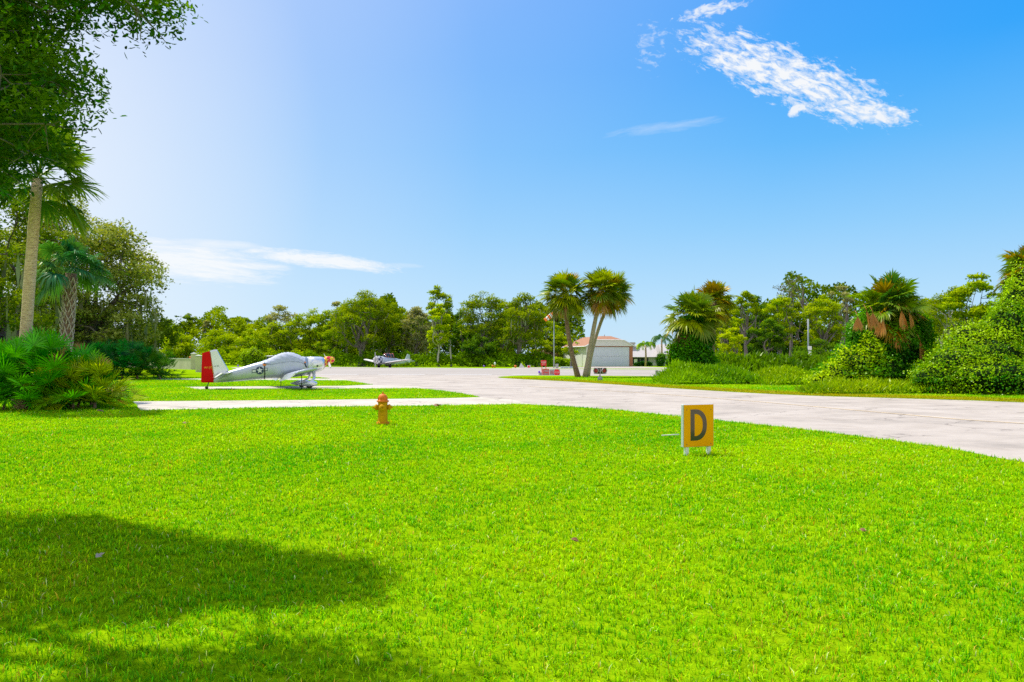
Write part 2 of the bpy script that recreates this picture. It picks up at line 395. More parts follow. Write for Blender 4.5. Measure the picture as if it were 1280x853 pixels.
def ribbon(name, pts, w, z, mat):
    L = []; R = []
    for i, p in enumerate(pts):
        a = pts[max(i - 1, 0)]; b = pts[min(i + 1, len(pts) - 1)]
        dx, dy = b[0] - a[0], b[1] - a[1]; l = math.hypot(dx, dy); nx, ny = -dy / l * w / 2, dx / l * w / 2
        L.append((p[0] + nx, p[1] + ny, z)); R.append((p[0] - nx, p[1] - ny, z))
    n = len(pts); me = bpy.data.meshes.new(name); me.from_pydata(L + R, [], [(i, i + 1, n + i + 1, n + i) for i in range(n - 1)]); me.update()
    if me.polygons[0].normal.z < 0: me.flip_normals()
    me.materials.append(mat); o = bpy.data.objects.new(name, me); link(o); return tag(o, kind='structure')
ribbon('taxiway_centreline', curve_in([(22, -4), (20.5, 5), (17.6, 13), G(1280, 530), G(1100, 516), G(940, 502), G(820, 492.8), G(740, 488), G(660, 483.5)]), .13, .012, M_line)
for i in range(16):
    x = -18 + i * 6.0
    if x < 3 or x > 12: ribbon('runway_edge_marking', [(x, 71.3 - x * .01), (x + 4.2, 71.3 - (x + 4.2) * .01)], .7, .012, M_wline)
ribbon('runway_edge_marking', [(-43, 129.5), (-36, 127.5), (0, 107.5), (24, 99), (120, 88)], .5, .012, M_wline)
# dry verges beside the pavement
vb = [G(640, 473.3), G(720, 477.4), G(860, 486.4), G(1000, 493.8), G(1280, 502.8), (24.3, 16)]
vt = [(26.5, 17), G(1280, 498.3), G(1000, 490.3), G(860, 483.6), G(720, 475.6), G(650, 472.6)]
sheet('dry_verge', curve_in(vb) + curve_in(vt), .003, M_verge)
# drive in front of the far houses, road behind
sheet('hangar_drive', [G(640, 461.0), G(640, 459.9), (14, 133.0), (21.5, 135.0), (23.5, 121), (29, 108), (12, 110)], .01, M_taxi)

# ------------------------------------------------------------------ grass blades
M_grass = leaf_mat('grass_blade', .42, .006, .4, tcol=(1.2, 1.15, .1), val=1.3, sat=1.1)
holes = [apron, pad1, pad2, pad3, run_poly]
def lawn_ok(x, y):
    ok = np.ones(len(x), bool)
    for h in holes: ok &= ~pip(x, y, h)
    return ok
def vnoise(x, y, s, rng_seed):
    r = np.random.default_rng(rng_seed); acc = np.zeros_like(x)
    for k in range(7):
        a = r.uniform(0, 2 * PI); f = s * r.uniform(.6, 1.7); acc += np.sin((x * math.cos(a) + y * math.sin(a)) * f + r.uniform(0, 6.28))
    return acc / 7
def grass(n, y0, y1, powr, name='lawn_grass'):
    rng = np.random.default_rng(11)
    u = rng.uniform(0, 1, n); e = 2 - powr
    y = (y0 ** e + u * (y1 ** e - y0 ** e)) ** (1 / e)
    x = rng.uniform(-1, 1, n) * (.78 * (y + 1.0) + 3.2 / (1 + .08 * y))
    # clumpy turf: pull part of the blades together
    par = rng.integers(0, n // 16, n); join = rng.uniform(0, 1, n) < .55; tr_ = np.random.default_rng(5).uniform(0, 1, n)
    sg = .022 * (np.maximum(y, 4) / 4) ** .8
    x[join] = x[par[join]] + rng.normal(0, 1, join.sum()) * sg[par[join]]; y[join] = y[par[join]] + rng.normal(0, 1, join.sum()) * sg[par[join]]
    hsh = np.where(join, tr_[par], rng.uniform(0, 1, n))
    cr_ = .10 * vnoise(x, y, 5.0, 8) + .06 * vnoise(x, y, 17.0, 9)
    k = lawn_ok(x + cr_, y - cr_) & lawn_ok(x, y - .05); x, y, hsh = x[k], y[k], hsh[k]; n = len(x)
    d = np.maximum(y, 4)
    big = vnoise(x, y, .9, 5); med = vnoise(x, y, 3.1, 6)
    h = rng.uniform(.026, .060, n) * (d / 4) ** .12 * (1 + .2 * med)
    w = rng.uniform(.0036, .0066, n) * (d / 4) ** .62
    tall = rng.uniform(0, 1, n) < .02; h[tall] *= 1.45
    az = rng.uniform(0, 2 * PI, n); lean = np.abs(rng.normal(.75, .42, n)).clip(0, 1.5)
    az = np.where(rng.uniform(0, 1, n) < .4, hsh * 57 + rng.normal(0, .5, n), az)
    dr = np.stack([np.cos(az), np.sin(az)], 1); fa = az + PI / 2 + rng.normal(0, .5, n); sd = np.stack([np.cos(fa), np.sin(fa)], 1)
    base = np.stack([x, y, np.full(n, .002)], 1)
    mid = base.copy(); mid[:, :2] += dr * (h * .35 * np.sin(lean))[:, None]; mid[:, 2] += h * .6 * np.cos(lean * .7)
    tip = base.copy(); tip[:, :2] += dr * (h * 1.0 * np.sin(lean * 1.15).clip(0, 1))[:, None]; tip[:, 2] += h * np.cos(lean).clip(.12, 1)
    s3 = np.zeros((n, 3)); s3[:, :2] = sd; s3 *= w[:, None] * .5
    V = np.stack([base - s3, base + s3, mid + s3 * .9, mid - s3 * .9, tip], 1).reshape(-1, 3)
    i = np.arange(n)[:, None] * 5
    # quad + tri as three tris
    Fa = np.concatenate([i + np.array([[0, 1, 2]]), i + np.array([[0, 2, 3]]), i + np.array([[3, 2, 4]])])
    c = np.zeros((n, 3)); yel = np.clip(.40 + .52 * big + .36 * med + .45 * (hsh - .5) + rng.normal(0, .26, n), 0, 1)[:, None]
    c = np.array([[.10, .42, .003]]) * (1 - yel) + np.array([[.50, .70, .003]]) * yel
    dry = rng.uniform(0, 1, n) < (.03 + .06 * (med > .25)); c[dry] = [.60, .42, .08]
    pale = rng.uniform(0, 1, n) < .012; c[pale] = [.72, .74, .34]
    # near dry verges the grass browns
    pb = vt[::-1]; edge = np.array(curve_in([(a[0], a[1]) for a in vb]))
    sel = (y > 14) & (x > -2)
    if sel.any():
        dd = np.full(n, 9.); xs, ys = x[sel], y[sel]; m = np.full(len(xs), 9.)
        for ex, ey in edge: m = np.minimum(m, np.hypot(xs - ex, (ys - ey) ))
        dd[sel] = m; f = np.clip(1.2 - dd / 2.6, 0, .75)[:, None]; c = c * (1 - f) + np.array([[.42, .33, .03]]) * f
    c *= np.exp(rng.normal(0, .22, (n, 1)))
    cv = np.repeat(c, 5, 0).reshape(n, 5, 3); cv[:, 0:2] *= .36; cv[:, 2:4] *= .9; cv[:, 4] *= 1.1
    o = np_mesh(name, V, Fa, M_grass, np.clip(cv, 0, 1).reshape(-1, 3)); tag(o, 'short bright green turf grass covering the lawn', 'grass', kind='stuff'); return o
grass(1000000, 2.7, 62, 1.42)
# ------------------------------------------------------------------ vegetation
M_leaf = leaf_mat('tree_leaf', .36, .004, .5, tcol=(1.3, 1.2, .2), val=1.08, sat=1.12)
M_gloss = leaf_mat('glossy_leaf', .34, .014, .35, tcol=(1.2, 1.2, .2), val=1.08)
M_frond = leaf_mat('palm_frond', .30, .02, .32, tcol=(1.25, 1.2, .3), val=1.08)
M_palmt = bark_mat('weathered_palm_bark', (.22, .17, .12), (.55, .45, .33), 9, (1, 1, 3.2), .9)
M_moss = leaf_mat('hanging_moss', .3, .0, .6, tcol=(1, 1, .8))
M_bark = bark_mat('grey_bark', (.09, .075, .06), (.26, .23, .20), 5)
M_barkd = bark_mat('dark_bark', (.05, .04, .035), (.16, .13, .105), 5)
M_barkp = bark_mat('pale_bark', (.32, .29, .26), (.55, .52, .48), 5)
M_palmb = bark_mat('palm_bark', (.34, .22, .12), (.80, .60, .38), 9, (1, 1, 3.2), .9)
M_palmd = bark_mat('palm_boot_bark', (.10, .055, .035), (.34, .22, .15), 7, (1, 1, 1), .8)
M_boot = bark_mat('palm_boot', (.28, .22, .20), (.60, .52, .50), 9, (1, 1, .4), .4)
M_dark = paint('core_shade', (.012, .03, .006), .95, var=.5, scale=2, spec=.05)

def wob(p0, p1, n, amp, rng):
    p0 = np.array(p0, float); p1 = np.array(p1, float); L = np.linalg.norm(p1 - p0)
    out = []
    a1 = rng.normal(0, amp * L, 3); a2 = rng.normal(0, amp * L * .5, 3)
    for i in range(n + 1):
        t = i / n; out.append(p0 + (p1 - p0) * t + a1 * math.sin(PI * t) + a2 * math.sin(2 * PI * t))
    return out

def branches(mb, base, fork, cents, r0, rng, lean=(0, 0), nmain=6, sides=6, minr=.02, flare=1.35, wb=.10):
    """trunk from base to fork, main limbs to the biggest clumps, smaller ones to the others"""
    base = np.array(base, float); fork = np.array(fork, float)
    tr = wob(base, fork, 5, .035, rng); rr = [r0 * (flare if i == 0 else 1 - .35 * i / 5) for i in range(6)]
    mb.tube(tr, rr, sides + 3)
    if len(cents) == 0: return
    idx = rng.permutation(len(cents)); mains = list(idx[:nmain]); nodes = [(fork, r0 * .6)]
    for m in mains:
        c = cents[m]; pts = wob(fork - (fork - base) * rng.uniform(0, .35), c, 5, wb, rng)
        rads = [r0 * .5 * (1 - .8 * k / 5) for k in range(6)]
        mb.tube(pts, rads, sides, cap=False)
        for q, r in zip(pts[2:], rads[2:]): nodes.append((q, r))
    for m in idx[nmain:]:
        c = cents[m]; d = [np.linalg.norm(c - q) + .5 * max(0, q[2] - c[2]) for q, r in nodes]; k = int(np.argmin(d)); q, r = nodes[k]
        pts = wob(q, c, 3, wb, rng); rads = [max(minr, min(r, r0 * .28) * (1 - .7 * j / 3)) for j in range(4)]
        mb.tube(pts, rads, max(4, sides - 2), cap=False)
        nodes.append((pts[2], rads[2]))

def clump_leaves(cents, rads, n, lsize, base, rng, flat=.62, aspect=.55, var=.22, hue=.16, topcol=None, shape=4, shell=.55, up=.55):
    w = rads ** 2.0; w = w / w.sum(); k = rng.choice(len(cents), n, p=w)
    d = rand_dirs(n, rng); d[:, 2] = np.where((d[:, 2] < -.2) & (rng.uniform(0, 1, n) < .7), -d[:, 2], d[:, 2])
    r = (rng.uniform(0, 1, n) ** (.33)) * (1 - shell) + shell * rng.normal(1, .13, n)
    # knobbly: offset each direction by a low-frequency noise
    kn = 1 + .22 * np.sin(d[:, 0] * 5 + k) * np.sin(d[:, 1] * 6 + 2 * k) + .18 * np.sin(d[:, 2] * 7 + 3 * k + d[:, 0] * 4)
    pos = cents[k] + d * (r * kn * rads[k])[:, None] * np.array([1, 1, flat])
    sz = lsize * rng.uniform(.6, 1.35, n)
    V, Fa, kk = leaf_arrays(pos, sz, aspect, rng, up=up, shape=shape, out=d)
    cc = np.exp(rng.normal(0, .16, len(cents)))[k]
    c = leaf_cols(n, base, rng, var, hue) * cc[:, None]
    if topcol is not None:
        f = np.clip(d[:, 2] * .8 + .15 + rng.normal(0, .2, n), 0, 1)[:, None]; c = c * (1 - f) + np.array(topcol) * f  # upward leaves tinted lighter, sunlit tops put into the colour
    return V, Fa, np.repeat(np.clip(c, 0, 1), kk, 0)

GREENS = dict(
    oak=((.10, .18, .02), (.34, .42, .035)), dark=((.045, .12, .022), (.16, .28, .03)), bright=((.26, .40, .008), (.60, .70, .01)),
    yellow=((.15, .28, .006), (.46, .55, .01)), grey=((.21, .24, .11), (.44, .44, .22)), pine=((.12, .20, .03), (.32, .42, .06)),
    mid=((.14, .26, .012), (.46, .56, .02)))
def tree(label, cat, x, y, H, W_, seed, pal='oak', K=34, n=6000, leaf=.3, cb=.3, tr=.25, forkh=.35, lean=(0, 0), bark=None, name='broadleaf_tree', group=None,
         moss=0, flat=.62, cr=(.10, .185), env=1.0, topbias=0.0, crown=True, aspect=.6, gapp=0.0):
    rng = np.random.default_rng(seed)
    root = thing(name, label, cat, (x, y, 0), 0, group)
    ct = []; tries = 0
    while len(ct) < K and tries < 4000:
        tries += 1
        t = rng.uniform(cb, 1) if topbias == 0 else cb + (1 - cb) * rng.uniform(0, 1) ** (1 / (1 + topbias))
        tt = (t - cb) / (1 - cb); R = W_ / 2 * (max(0, 1 - abs(2 * tt - .85) ** 2.4 * .95)) ** .5 * env
        a = rng.uniform(0, 2 * PI); r = R * rng.uniform(.15, 1) ** .5
        p = np.array([math.cos(a) * r + lean[0] * t * H, math.sin(a) * r + lean[1] * t * H, t * H * .94 + rng.normal(0, .02) * H])
        if ct and min(np.linalg.norm(p - q) for q in ct) < W_ * .055: continue
        ct.append(p)
    ct = np.array(ct); rd = rng.uniform(cr[0], cr[1], len(ct)) * W_ * (1.15 - .35 * (ct[:, 2] / H))
    fork = np.array([lean[0] * forkh * H, lean[1] * forkh * H, forkh * H])
    mb = MB(); branches(mb, (0, 0, -.1), fork, ct, tr, rng, nmain=min(9, len(ct)), sides=6, minr=tr * .09)
    mb.build('trunk', bark or M_bark, root)
    lo, hi = GREENS[pal]
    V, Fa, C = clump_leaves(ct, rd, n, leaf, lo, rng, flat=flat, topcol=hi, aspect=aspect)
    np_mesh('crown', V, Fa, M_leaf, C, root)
    if moss:
        mossy(root, ct + np.array([0, 0, -.35]) * rd[:, None], moss, rng, H)
    return root
def mossy(root, cents, n, rng, H, L=(.5, 1.7), wid=.10, spread=.6):
    k = rng.integers(0, len(cents), n); p = cents[k] + rng.normal(0, spread, (n, 3)) * np.array([1, 1, .3]); l = rng.uniform(L[0], L[1], n)
    a = rng.uniform(0, 2 * PI, n); s = np.stack([np.cos(a), np.sin(a), np.zeros(n)], 1) * wid * rng.uniform(.5, 1.4, n)[:, None]
    j = rng.normal(0, .08, (n, 3)); z = np.zeros((n, 3)); z[:, 2] = -l
    V = np.stack([p - s * .3, p + s * .3, p + z * .5 + s + j, p + z * .55 - s + j, p + z], 1).reshape(-1, 3)
    i = np.arange(n)[:, None] * 5; Fa = np.concatenate([i + np.array([[0, 1, 2]]), i + np.array([[0, 2, 3]]), i + np.array([[3, 2, 4]])])
    c = np.repeat(leaf_cols(n, (.17, .19, .11), rng, .25, .08), 5, 0)
    o = np_mesh('hanging_moss', V, Fa, M_moss, c, root); o['kind'] = 'stuff'; return o

# ---- fan palms
def fan(Vl, Fl, Cl, hub, d, R, rng, col, nleaf=26, droop=.35, spread=115, w=.045, fold=.25, tipdry=.0):
    """one fan leaf at hub pointing along d"""
    d = d / np.linalg.norm(d); s = np.cross(d, [0, 0, 1.0])
    if np.linalg.norm(s) < 1e-3: s = np.array([1.0, 0, 0])
    s /= np.linalg.norm(s); u = np.cross(s, d)
    roll = rng.normal(0, .35); s2 = s * math.cos(roll) + u * math.sin(roll); u2 = np.cross(s2, d)
    a = np.radians(np.linspace(-spread, spread, nleaf)) + rng.normal(0, .02, nleaf)
    Lr = R * (.72 + .28 * np.cos(a * .75)) * rng.uniform(.88, 1.06, nleaf)
    dirs = np.cos(a)[:, None] * d + np.sin(a)[:, None] * s2 + (fold * np.abs(np.sin(a)))[:, None] * u2
    dirs = unit(dirs); wd = unit(np.cross(dirs, u2 + rng.normal(0, .25, (nleaf, 3))))
    W_ = w * R * rng.uniform(.8, 1.2, nleaf)[:, None]
    def at(t):
        q = hub + dirs * (Lr * t)[:, None]; q[:, 2] -= droop * R * (t ** 2.3) * rng.uniform(.7, 1.3, nleaf); return q
    p1, p2, p3 = at(.28), at(.66), at(1.0)
    p3[:, 2] -= droop * .1 * R
    V = np.stack([np.repeat(hub[None], nleaf, 0), p1 - wd * W_ * .8, p1 + wd * W_ * .8, p2 - wd * W_, p2 + wd * W_, p3], 1)
    b = len(Vl) and sum(len(v) for v in Vl) or 0
    i = b + np.arange(nleaf)[:, None] * 6
    Fl.append(np.concatenate([i + np.array([[0, 1, 2]]), i + np.array([[1, 3, 4]]), i + np.array([[1, 4, 2]]), i + np.array([[3, 5, 4]])]))
    Vl.append(V.reshape(-1, 3))
    c = np.repeat(leaf_cols(nleaf, col, rng, .13, .06)[:, None, :], 6, 1)
    c[:, 0] *= .7; c[:, 5] = c[:, 5] * .8 + np.array([.25, .22, .05]) * .2
    if tipdry: c[:, 4:6] = c[:, 4:6] * (1 - tipdry) + np.array([.34, .24, .08]) * tipdry
    Cl.append(c.reshape(-1, 3))
def stalk(Vl, Fl, Cl, p0, p1, r, col, sag=.08):
    p0 = np.array(p0); p1 = np.array(p1); t = unit(p1 - p0); a = np.cross(t, [0.3, .2, 1]); a /= np.linalg.norm(a); b_ = np.cross(t, a)
    m = (p0 + p1) / 2 + np.array([0, 0, sag * np.linalg.norm(p1 - p0)])
    V = []
    for q, rr in ((p0, r), (m, r * .8), (p1, r * .5)):
        for k in range(3): V.append(q + (a * math.cos(k * 2.094) + b_ * math.sin(k * 2.094)) * rr)
    b = sum(len(v) for v in Vl); f = []
    for i in range(2):
        for k in range(3):
            k2 = (k + 1) % 3; f += [(i * 3 + k, i * 3 + k2, i * 3 + 3 + k2), (i * 3 + k, i * 3 + 3 + k2, i * 3 + 3 + k)]
    Vl.append(np.array(V)); Fl.append(np.array(f) + b); Cl.append(np.tile(np.array(col), (9, 1)))
def palm_crown(parent, top, axis, rng, nf=34, Lp=(.6, 1.1), R=(.75, 1.05), cols=((.05, .14, .03), (.16, .25, .03)), low=-75, high=85, dead=4, nleaf=26, name='crown', w=.045, droop=.35, tipdry=.1, orange=0.0, scale=1.0):
    Vl, Fl, Cl = [], [], []; top = np.array(top, float)
    ga = 2.39996
    for i in range(nf):
        t = (i + .5) / nf; el = math.radians(high + (low - high) * t ** .85 + rng.normal(0, 7)); az = i * ga + rng.normal(0, .25)
        d = np.array([math.cos(az) * math.cos(el), math.sin(az) * math.cos(el), math.sin(el)]) ; d = unit(d + np.array(axis) * .25)
        Lx = rng.uniform(*Lp) * scale; hub = top + d * Lx + np.array([0, 0, -.10 * Lx])
        f = rng.uniform(0, 1) ** 1.3; col = np.array(cols[0]) * (1 - f) + np.array(cols[1]) * f
        if orange and rng.uniform() < orange: col = np.array([.46, .30, .02]) * rng.uniform(.6, 1.05)
        stalk(Vl, Fl, Cl, top + d * .08, hub, .022 * scale, col * np.array([1.1, 1.0, .8]))
        d2 = unit(d + np.array([0, 0, -.12 - .22 * max(0, t - .5)]))
        fan(Vl, Fl, Cl, hub, d2, rng.uniform(*R) * scale, rng, col, nleaf=nleaf, droop=droop * (.55 + t * .6), w=w, tipdry=tipdry * (t > .5))
    o = np_mesh(name, np.concatenate(Vl), np.concatenate(Fl), M_frond, np.clip(np.concatenate(Cl), 0, 1), parent)
    for k in range(dead):
        Vl, Fl, Cl = [], [], []; az = rng.uniform(0, 2 * PI) if k else -1.9; el = math.radians(rng.uniform(-75, -45))
        d = np.array([math.cos(az) * math.cos(el), math.sin(az) * math.cos(el), math.sin(el)]); hub = top + d * .9 * scale
        col = np.array([.36, .21, .10]) * rng.uniform(.7, 1.2)
        stalk(Vl, Fl, Cl, top, hub, .02 * scale, col); fan(Vl, Fl, Cl, hub, unit(d + [0, 0, -1.0]), .8 * scale, rng, col, nleaf=18, droop=.7, spread=70, w=.05)
        q = np_mesh('dead_frond', np.concatenate(Vl), np.concatenate(Fl), M_frond, np.concatenate(Cl), parent); q['label'] = 'dry brown hanging frond'
    return o
def boots(mb, pts, rads, rng, rows=22, per=7, size=.17, z0=0, z1=1):
    """leaf bases left criss-cross on a trunk"""
    P_ = [np.array(p) for p in pts]
    for r in range(rows):
        t = z0 + (z1 - z0) * r / rows; f = t * (len(P_) - 1); i = min(int(f), len(P_) - 2); q = P_[i] * (1 - (f - i)) + P_[i + 1] * (f - i); rad = rads[i] * (1 - (f - i)) + rads[i + 1] * (f - i)
        for k in range(per):
            a = 2 * PI * (k + .5 * (r % 2)) / per + r * .12 + rng.normal(0, .06); o = np.array([math.cos(a), math.sin(a), 0]); s = np.array([-math.sin(a), math.cos(a), 0])
            for sg in (-1, 1):
                b0 = q + o * rad * .93 + s * sg * size * .33 + [0, 0, -size * .4]; b1 = q + o * (rad + size * .30) + s * sg * size * .02 + [0, 0, size * .85]
                mb.tube([b0, (b0 + b1) / 2 + o * size * .06, b1], [size * .13, size * .12, size * .08], 4, smooth=False)
def fan_palm(label, x, y, top, r, seed, name='cabbage_palm', bend=(0, 0), bark=None, boot=False, group=None, bands=False, **kw):
    rng = np.random.default_rng(seed); root = thing(name, label, 'palm tree', (x, y, 0), 0, group)
    tx, ty, tz = top[0] - x, top[1] - y, top[2]; pts = []; rads = []
    for i in range(13):
        t = i / 12; pts.append((tx * (t + bend[0] * math.sin(PI * t)), ty * t + bend[1] * math.sin(PI * t), tz * t - .05)); rads.append(r * (1.35 - .35 * min(1, t * 5)) * (1 - .12 * t) * (1 + .03 * math.sin(i * 2.1)))
    mb = MB(); mb.tube(pts, rads, 14); tk = mb.build('trunk', bark or M_palmb, root)
    if boot: b = MB(); boots(b, pts, rads, rng, **(boot if isinstance(boot, dict) else {})); bo = b.build('leaf_base', M_boot, root); bo['kind'] = 'stuff'
    ax = unit(np.array([tx, ty, tz])); palm_crown(root, (tx, ty, tz), ax * .3, rng, **kw); return root

def palmetto(label, x, y, n, rx, ry, h, seed, cols, R=(.38, .52), group=None):
    rng = np.random.default_rng(seed); root = thing('saw_palmetto', label, 'palmetto', (x, y, 0), 0, group); Vl, Fl, Cl = [], [], []
    stems = MB()
    ns = max(3, n // 26)
    cen = [(rng.normal(0, rx * .42), rng.normal(0, ry * .42)) for _ in range(ns)]
    for c in cen: stems.tube([(c[0], c[1], -.05), (c[0] + rng.normal(0, .1), c[1] + rng.normal(0, .1), h * .18)], [.05, .04], 6)
    for i in range(n):
        c = cen[i % ns]; az = rng.uniform(0, 2 * PI); el = math.radians(rng.uniform(-12, 88)); q = 1 - .45 * ((c[0] / rx) ** 2 + (c[1] / ry) ** 2)
        L = h * max(.35, q) * rng.uniform(.5, .84); d = np.array([math.cos(az) * math.cos(el), math.sin(az) * math.cos(el), math.sin(el)])
        p0 = np.array([c[0], c[1], h * .14]); hub = p0 + d * L; hub[2] = max(.12 + rng.uniform(0, .3), hub[2])
        f = rng.uniform(0, 1); col = np.array(cols[0]) * (1 - f) + np.array(cols[1]) * f
        if rng.uniform() < .05: col = np.array([.40, .26, .10])
        stalk(Vl, Fl, Cl, p0, hub, .014, col); fan(Vl, Fl, Cl, hub, unit(d * .7 + np.array([0, 0, .25 if el > .6 else .0]) + rng.normal(0, .25, 3)), rng.uniform(*R), rng, col, nleaf=18, droop=.10, spread=112, w=.036, fold=.35)
    stems.build('stem', M_palmd, root)['kind'] = 'stuff'
    np_mesh('foliage', np.concatenate(Vl), np.concatenate(Fl), M_frond, np.clip(np.concatenate(Cl), 0, 1), root); return root

def vine_mass(root, blobs, n, leaf, cols, rng, name='foliage', core=True, shape=4):
    """leaf skin over a lumpy mass; blobs (x,y,z,rx,ry,rz) relative to root"""
    B = np.array(blobs, float); w = B[:, 3] * B[:, 5] + B[:, 4] * B[:, 5]; k = rng.choice(len(B), n, p=w / w.sum())
    d = rand_dirs(n, rng); d[:, 2] = np.abs(d[:, 2]) * .95 - .15; d = unit(d)
    low = rng.uniform(0, 1, n) < .32; dl = d.copy(); dl[:, 2] = rng.uniform(-.1, .12, n); dl = unit(dl); d[low] = dl[low]
    ph = rng.uniform(0, 6, (len(B), 3))[k]
    kn = 1 + .17 * np.sin(d[:, 0] * 6 + ph[:, 0]) * np.sin(d[:, 2] * 7 + ph[:, 1]) + .10 * np.sin(d[:, 1] * 11 + ph[:, 2]) * np.sin(d[:, 2] * 13 + ph[:, 0]) + .08 * np.sin(d[:, 0] * 17 + d[:, 2] * 19)
    pos = B[k, :3] + d * B[k, 3:6] * (kn * rng.normal(1, .075, n))[:, None]; pos[low, 2] *= rng.uniform(0, 1, low.sum()) ** .8; pos[:, 2] = np.maximum(pos[:, 2], .03)
    keep = np.ones(n, bool)
    for j in range(len(B)):
        q = (((pos - B[j, :3]) / B[j, 3:6]) ** 2).sum(1); keep &= ~((q < .62) & (k != j) & ~low)
    pos, d, k = pos[keep], d[keep], k[keep]; n = len(pos)
    V, Fa, kk = leaf_arrays(pos, leaf * rng.uniform(.55, 1.4, n), .75, rng, up=.2, shape=shape, out=d, droop=.15)
    f = np.clip(.35 + .5 * d[:, 2] + .25 * vnoise(pos[:, 0] * 1.0, pos[:, 2] * 1.3 + pos[:, 1], 2.2, 3) * 2 + rng.normal(0, .25, n), 0, 1)[:, None]  # upward leaves take the lighter tone, sunlight put into the vine colour
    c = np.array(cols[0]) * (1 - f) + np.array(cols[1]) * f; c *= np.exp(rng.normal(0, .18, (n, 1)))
    np_mesh(name, V, Fa, M_gloss, np.clip(np.repeat(c, kk, 0), 0, 1), root)
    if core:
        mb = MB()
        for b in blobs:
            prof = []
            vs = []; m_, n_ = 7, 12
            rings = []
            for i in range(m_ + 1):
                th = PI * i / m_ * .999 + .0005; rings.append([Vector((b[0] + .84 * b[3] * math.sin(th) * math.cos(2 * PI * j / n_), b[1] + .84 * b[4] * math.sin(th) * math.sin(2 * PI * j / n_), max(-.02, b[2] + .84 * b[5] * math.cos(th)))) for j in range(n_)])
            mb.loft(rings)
        mb.build('dark_core', M_dark, root)  # solid dark core behind the leaves, inner shade put into its colour
    return root

# ================================================================== the near live oak reaching in overhead
def live_oak():
    rng = np.random.default_rng(41)
    root = thing('live_oak', 'large live oak reaching in at the top left corner with dark glossy leaves', 'tree', (-9.2, 7.6, 0))
    base = np.array([-9.2, 7.6, 0.])
    crown_px = [(-900, -900), (-900, 330), (-60, 300), (-10, 262), (18, 228), (48, 206), (60, 180), (96, 168), (120, 152), (106, 118), (92, 100), (86, 76), (72, 56), (112, 60), (150, 66), (176, 44), (206, 26), (252, -6), (340, -200), (420, -900)]
    shA = [(-30, 9.5), (-5.15, 8.05), (-4.2, 7.75), (-2.95, 6.85), (-2.2, 6.5), (-1.6, 6.3), (-.95, 5.8), (-.8, 5.25), (-1.2, 5.06), (-1.8, 4.95), (-2.4, 4.65), (-3.0, 4.25), (-30, 3.4)]
    shB = [(-7, 4.1), (-3.3, 3.85), (-2.5, 3.75), (-1.95, 4.02), (-1.4, 4.36), (-.85, 4.36), (-.35, 4.1), (.0, 3.7), (.2, 3.0), (-1, 1.0), (-8, 1.0)]
    c = rng.uniform([-13, 3.0, 3.0], [-1.2, 12.2, 9.0], (60000, 3))
    px = 640 + c[:, 0] / c[:, 1] * F; py = HY - (c[:, 2] - EYE) / c[:, 1] * F
    ok = (pip(px, py, crown_px))
    r_ = np.array([1, 0, 0])
    vis = (px > -40) & (px < 300) & (py > -60)
    sx = c[:, 0] + .45 * c[:, 2]; sy = c[:, 1] - .33 * c[:, 2]
    def inn(P_, a=.26, b=.16): return pip(sx + a, sy, P_) & pip(sx - a, sy, P_) & pip(sx, sy + b, P_) & pip(sx, sy - b, P_)
    inA = inn(shA) | (sx < -30); inB = inn(shB)
    off = (sy < 2.6) | (sx < -.66 * sy - .4)
    lawn_ok_ = inA | inB | off
    # inside the overall crown ellipsoid
    e = ((c - np.array([-8.2, 7.4, 5.9])) / np.array([6.6, 5.6, 3.6])); inside = (e ** 2).sum(1) < 1
    pd = ((pip(px + 16, py, crown_px)) & pip(px, py + 14, crown_px) & pip(px + 10, py + 10, crown_px))
    pts = c[ok & pd & inside & lawn_ok_]
    v = vis[ok & pd & inside & lawn_ok_]
    A = pts[v]; B_ = pts[~v]
    def thin(p, dmin, m):
        out = []
        for q in p:
            if all(np.sum((q - o) ** 2) > dmin ** 2 for o in out): out.append(q)
            if len(out) >= m: break
        return np.array(out)
    A = thin(A, .34, 210); B_ = thin(B_, .30, 1000)
    cents = np.concatenate([A, B_]); rads = np.concatenate([rng.uniform(.27, .42, len(A)), rng.uniform(.28, .42, len(B_))])
    loc = cents - base
    mb = MB(); branches(mb, (0, 0, -.1), (.4, .1, 2.4), loc[rng.permutation(len(loc))], .33, rng, nmain=16, sides=7, minr=.009, wb=.025)
    for q in loc[:len(A)]:
        for _ in range(4):
            d = rand_dirs(1, rng)[0] * rng.uniform(.2, .36); mb.tube([q, q + d * .55 + rng.normal(0, .02, 3), q + d], [.007, .005, .003], 4, cap=False)
    mb.build('trunk', M_bark, root)
    lv = []
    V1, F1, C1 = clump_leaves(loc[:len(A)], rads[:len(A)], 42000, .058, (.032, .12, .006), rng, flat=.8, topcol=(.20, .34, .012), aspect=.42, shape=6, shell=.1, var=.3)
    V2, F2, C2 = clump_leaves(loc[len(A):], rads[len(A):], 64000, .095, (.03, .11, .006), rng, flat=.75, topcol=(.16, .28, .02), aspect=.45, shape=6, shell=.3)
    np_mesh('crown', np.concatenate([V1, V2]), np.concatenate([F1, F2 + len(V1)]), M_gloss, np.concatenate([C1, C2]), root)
    print('oak clumps', len(A), len(B_))
live_oak()

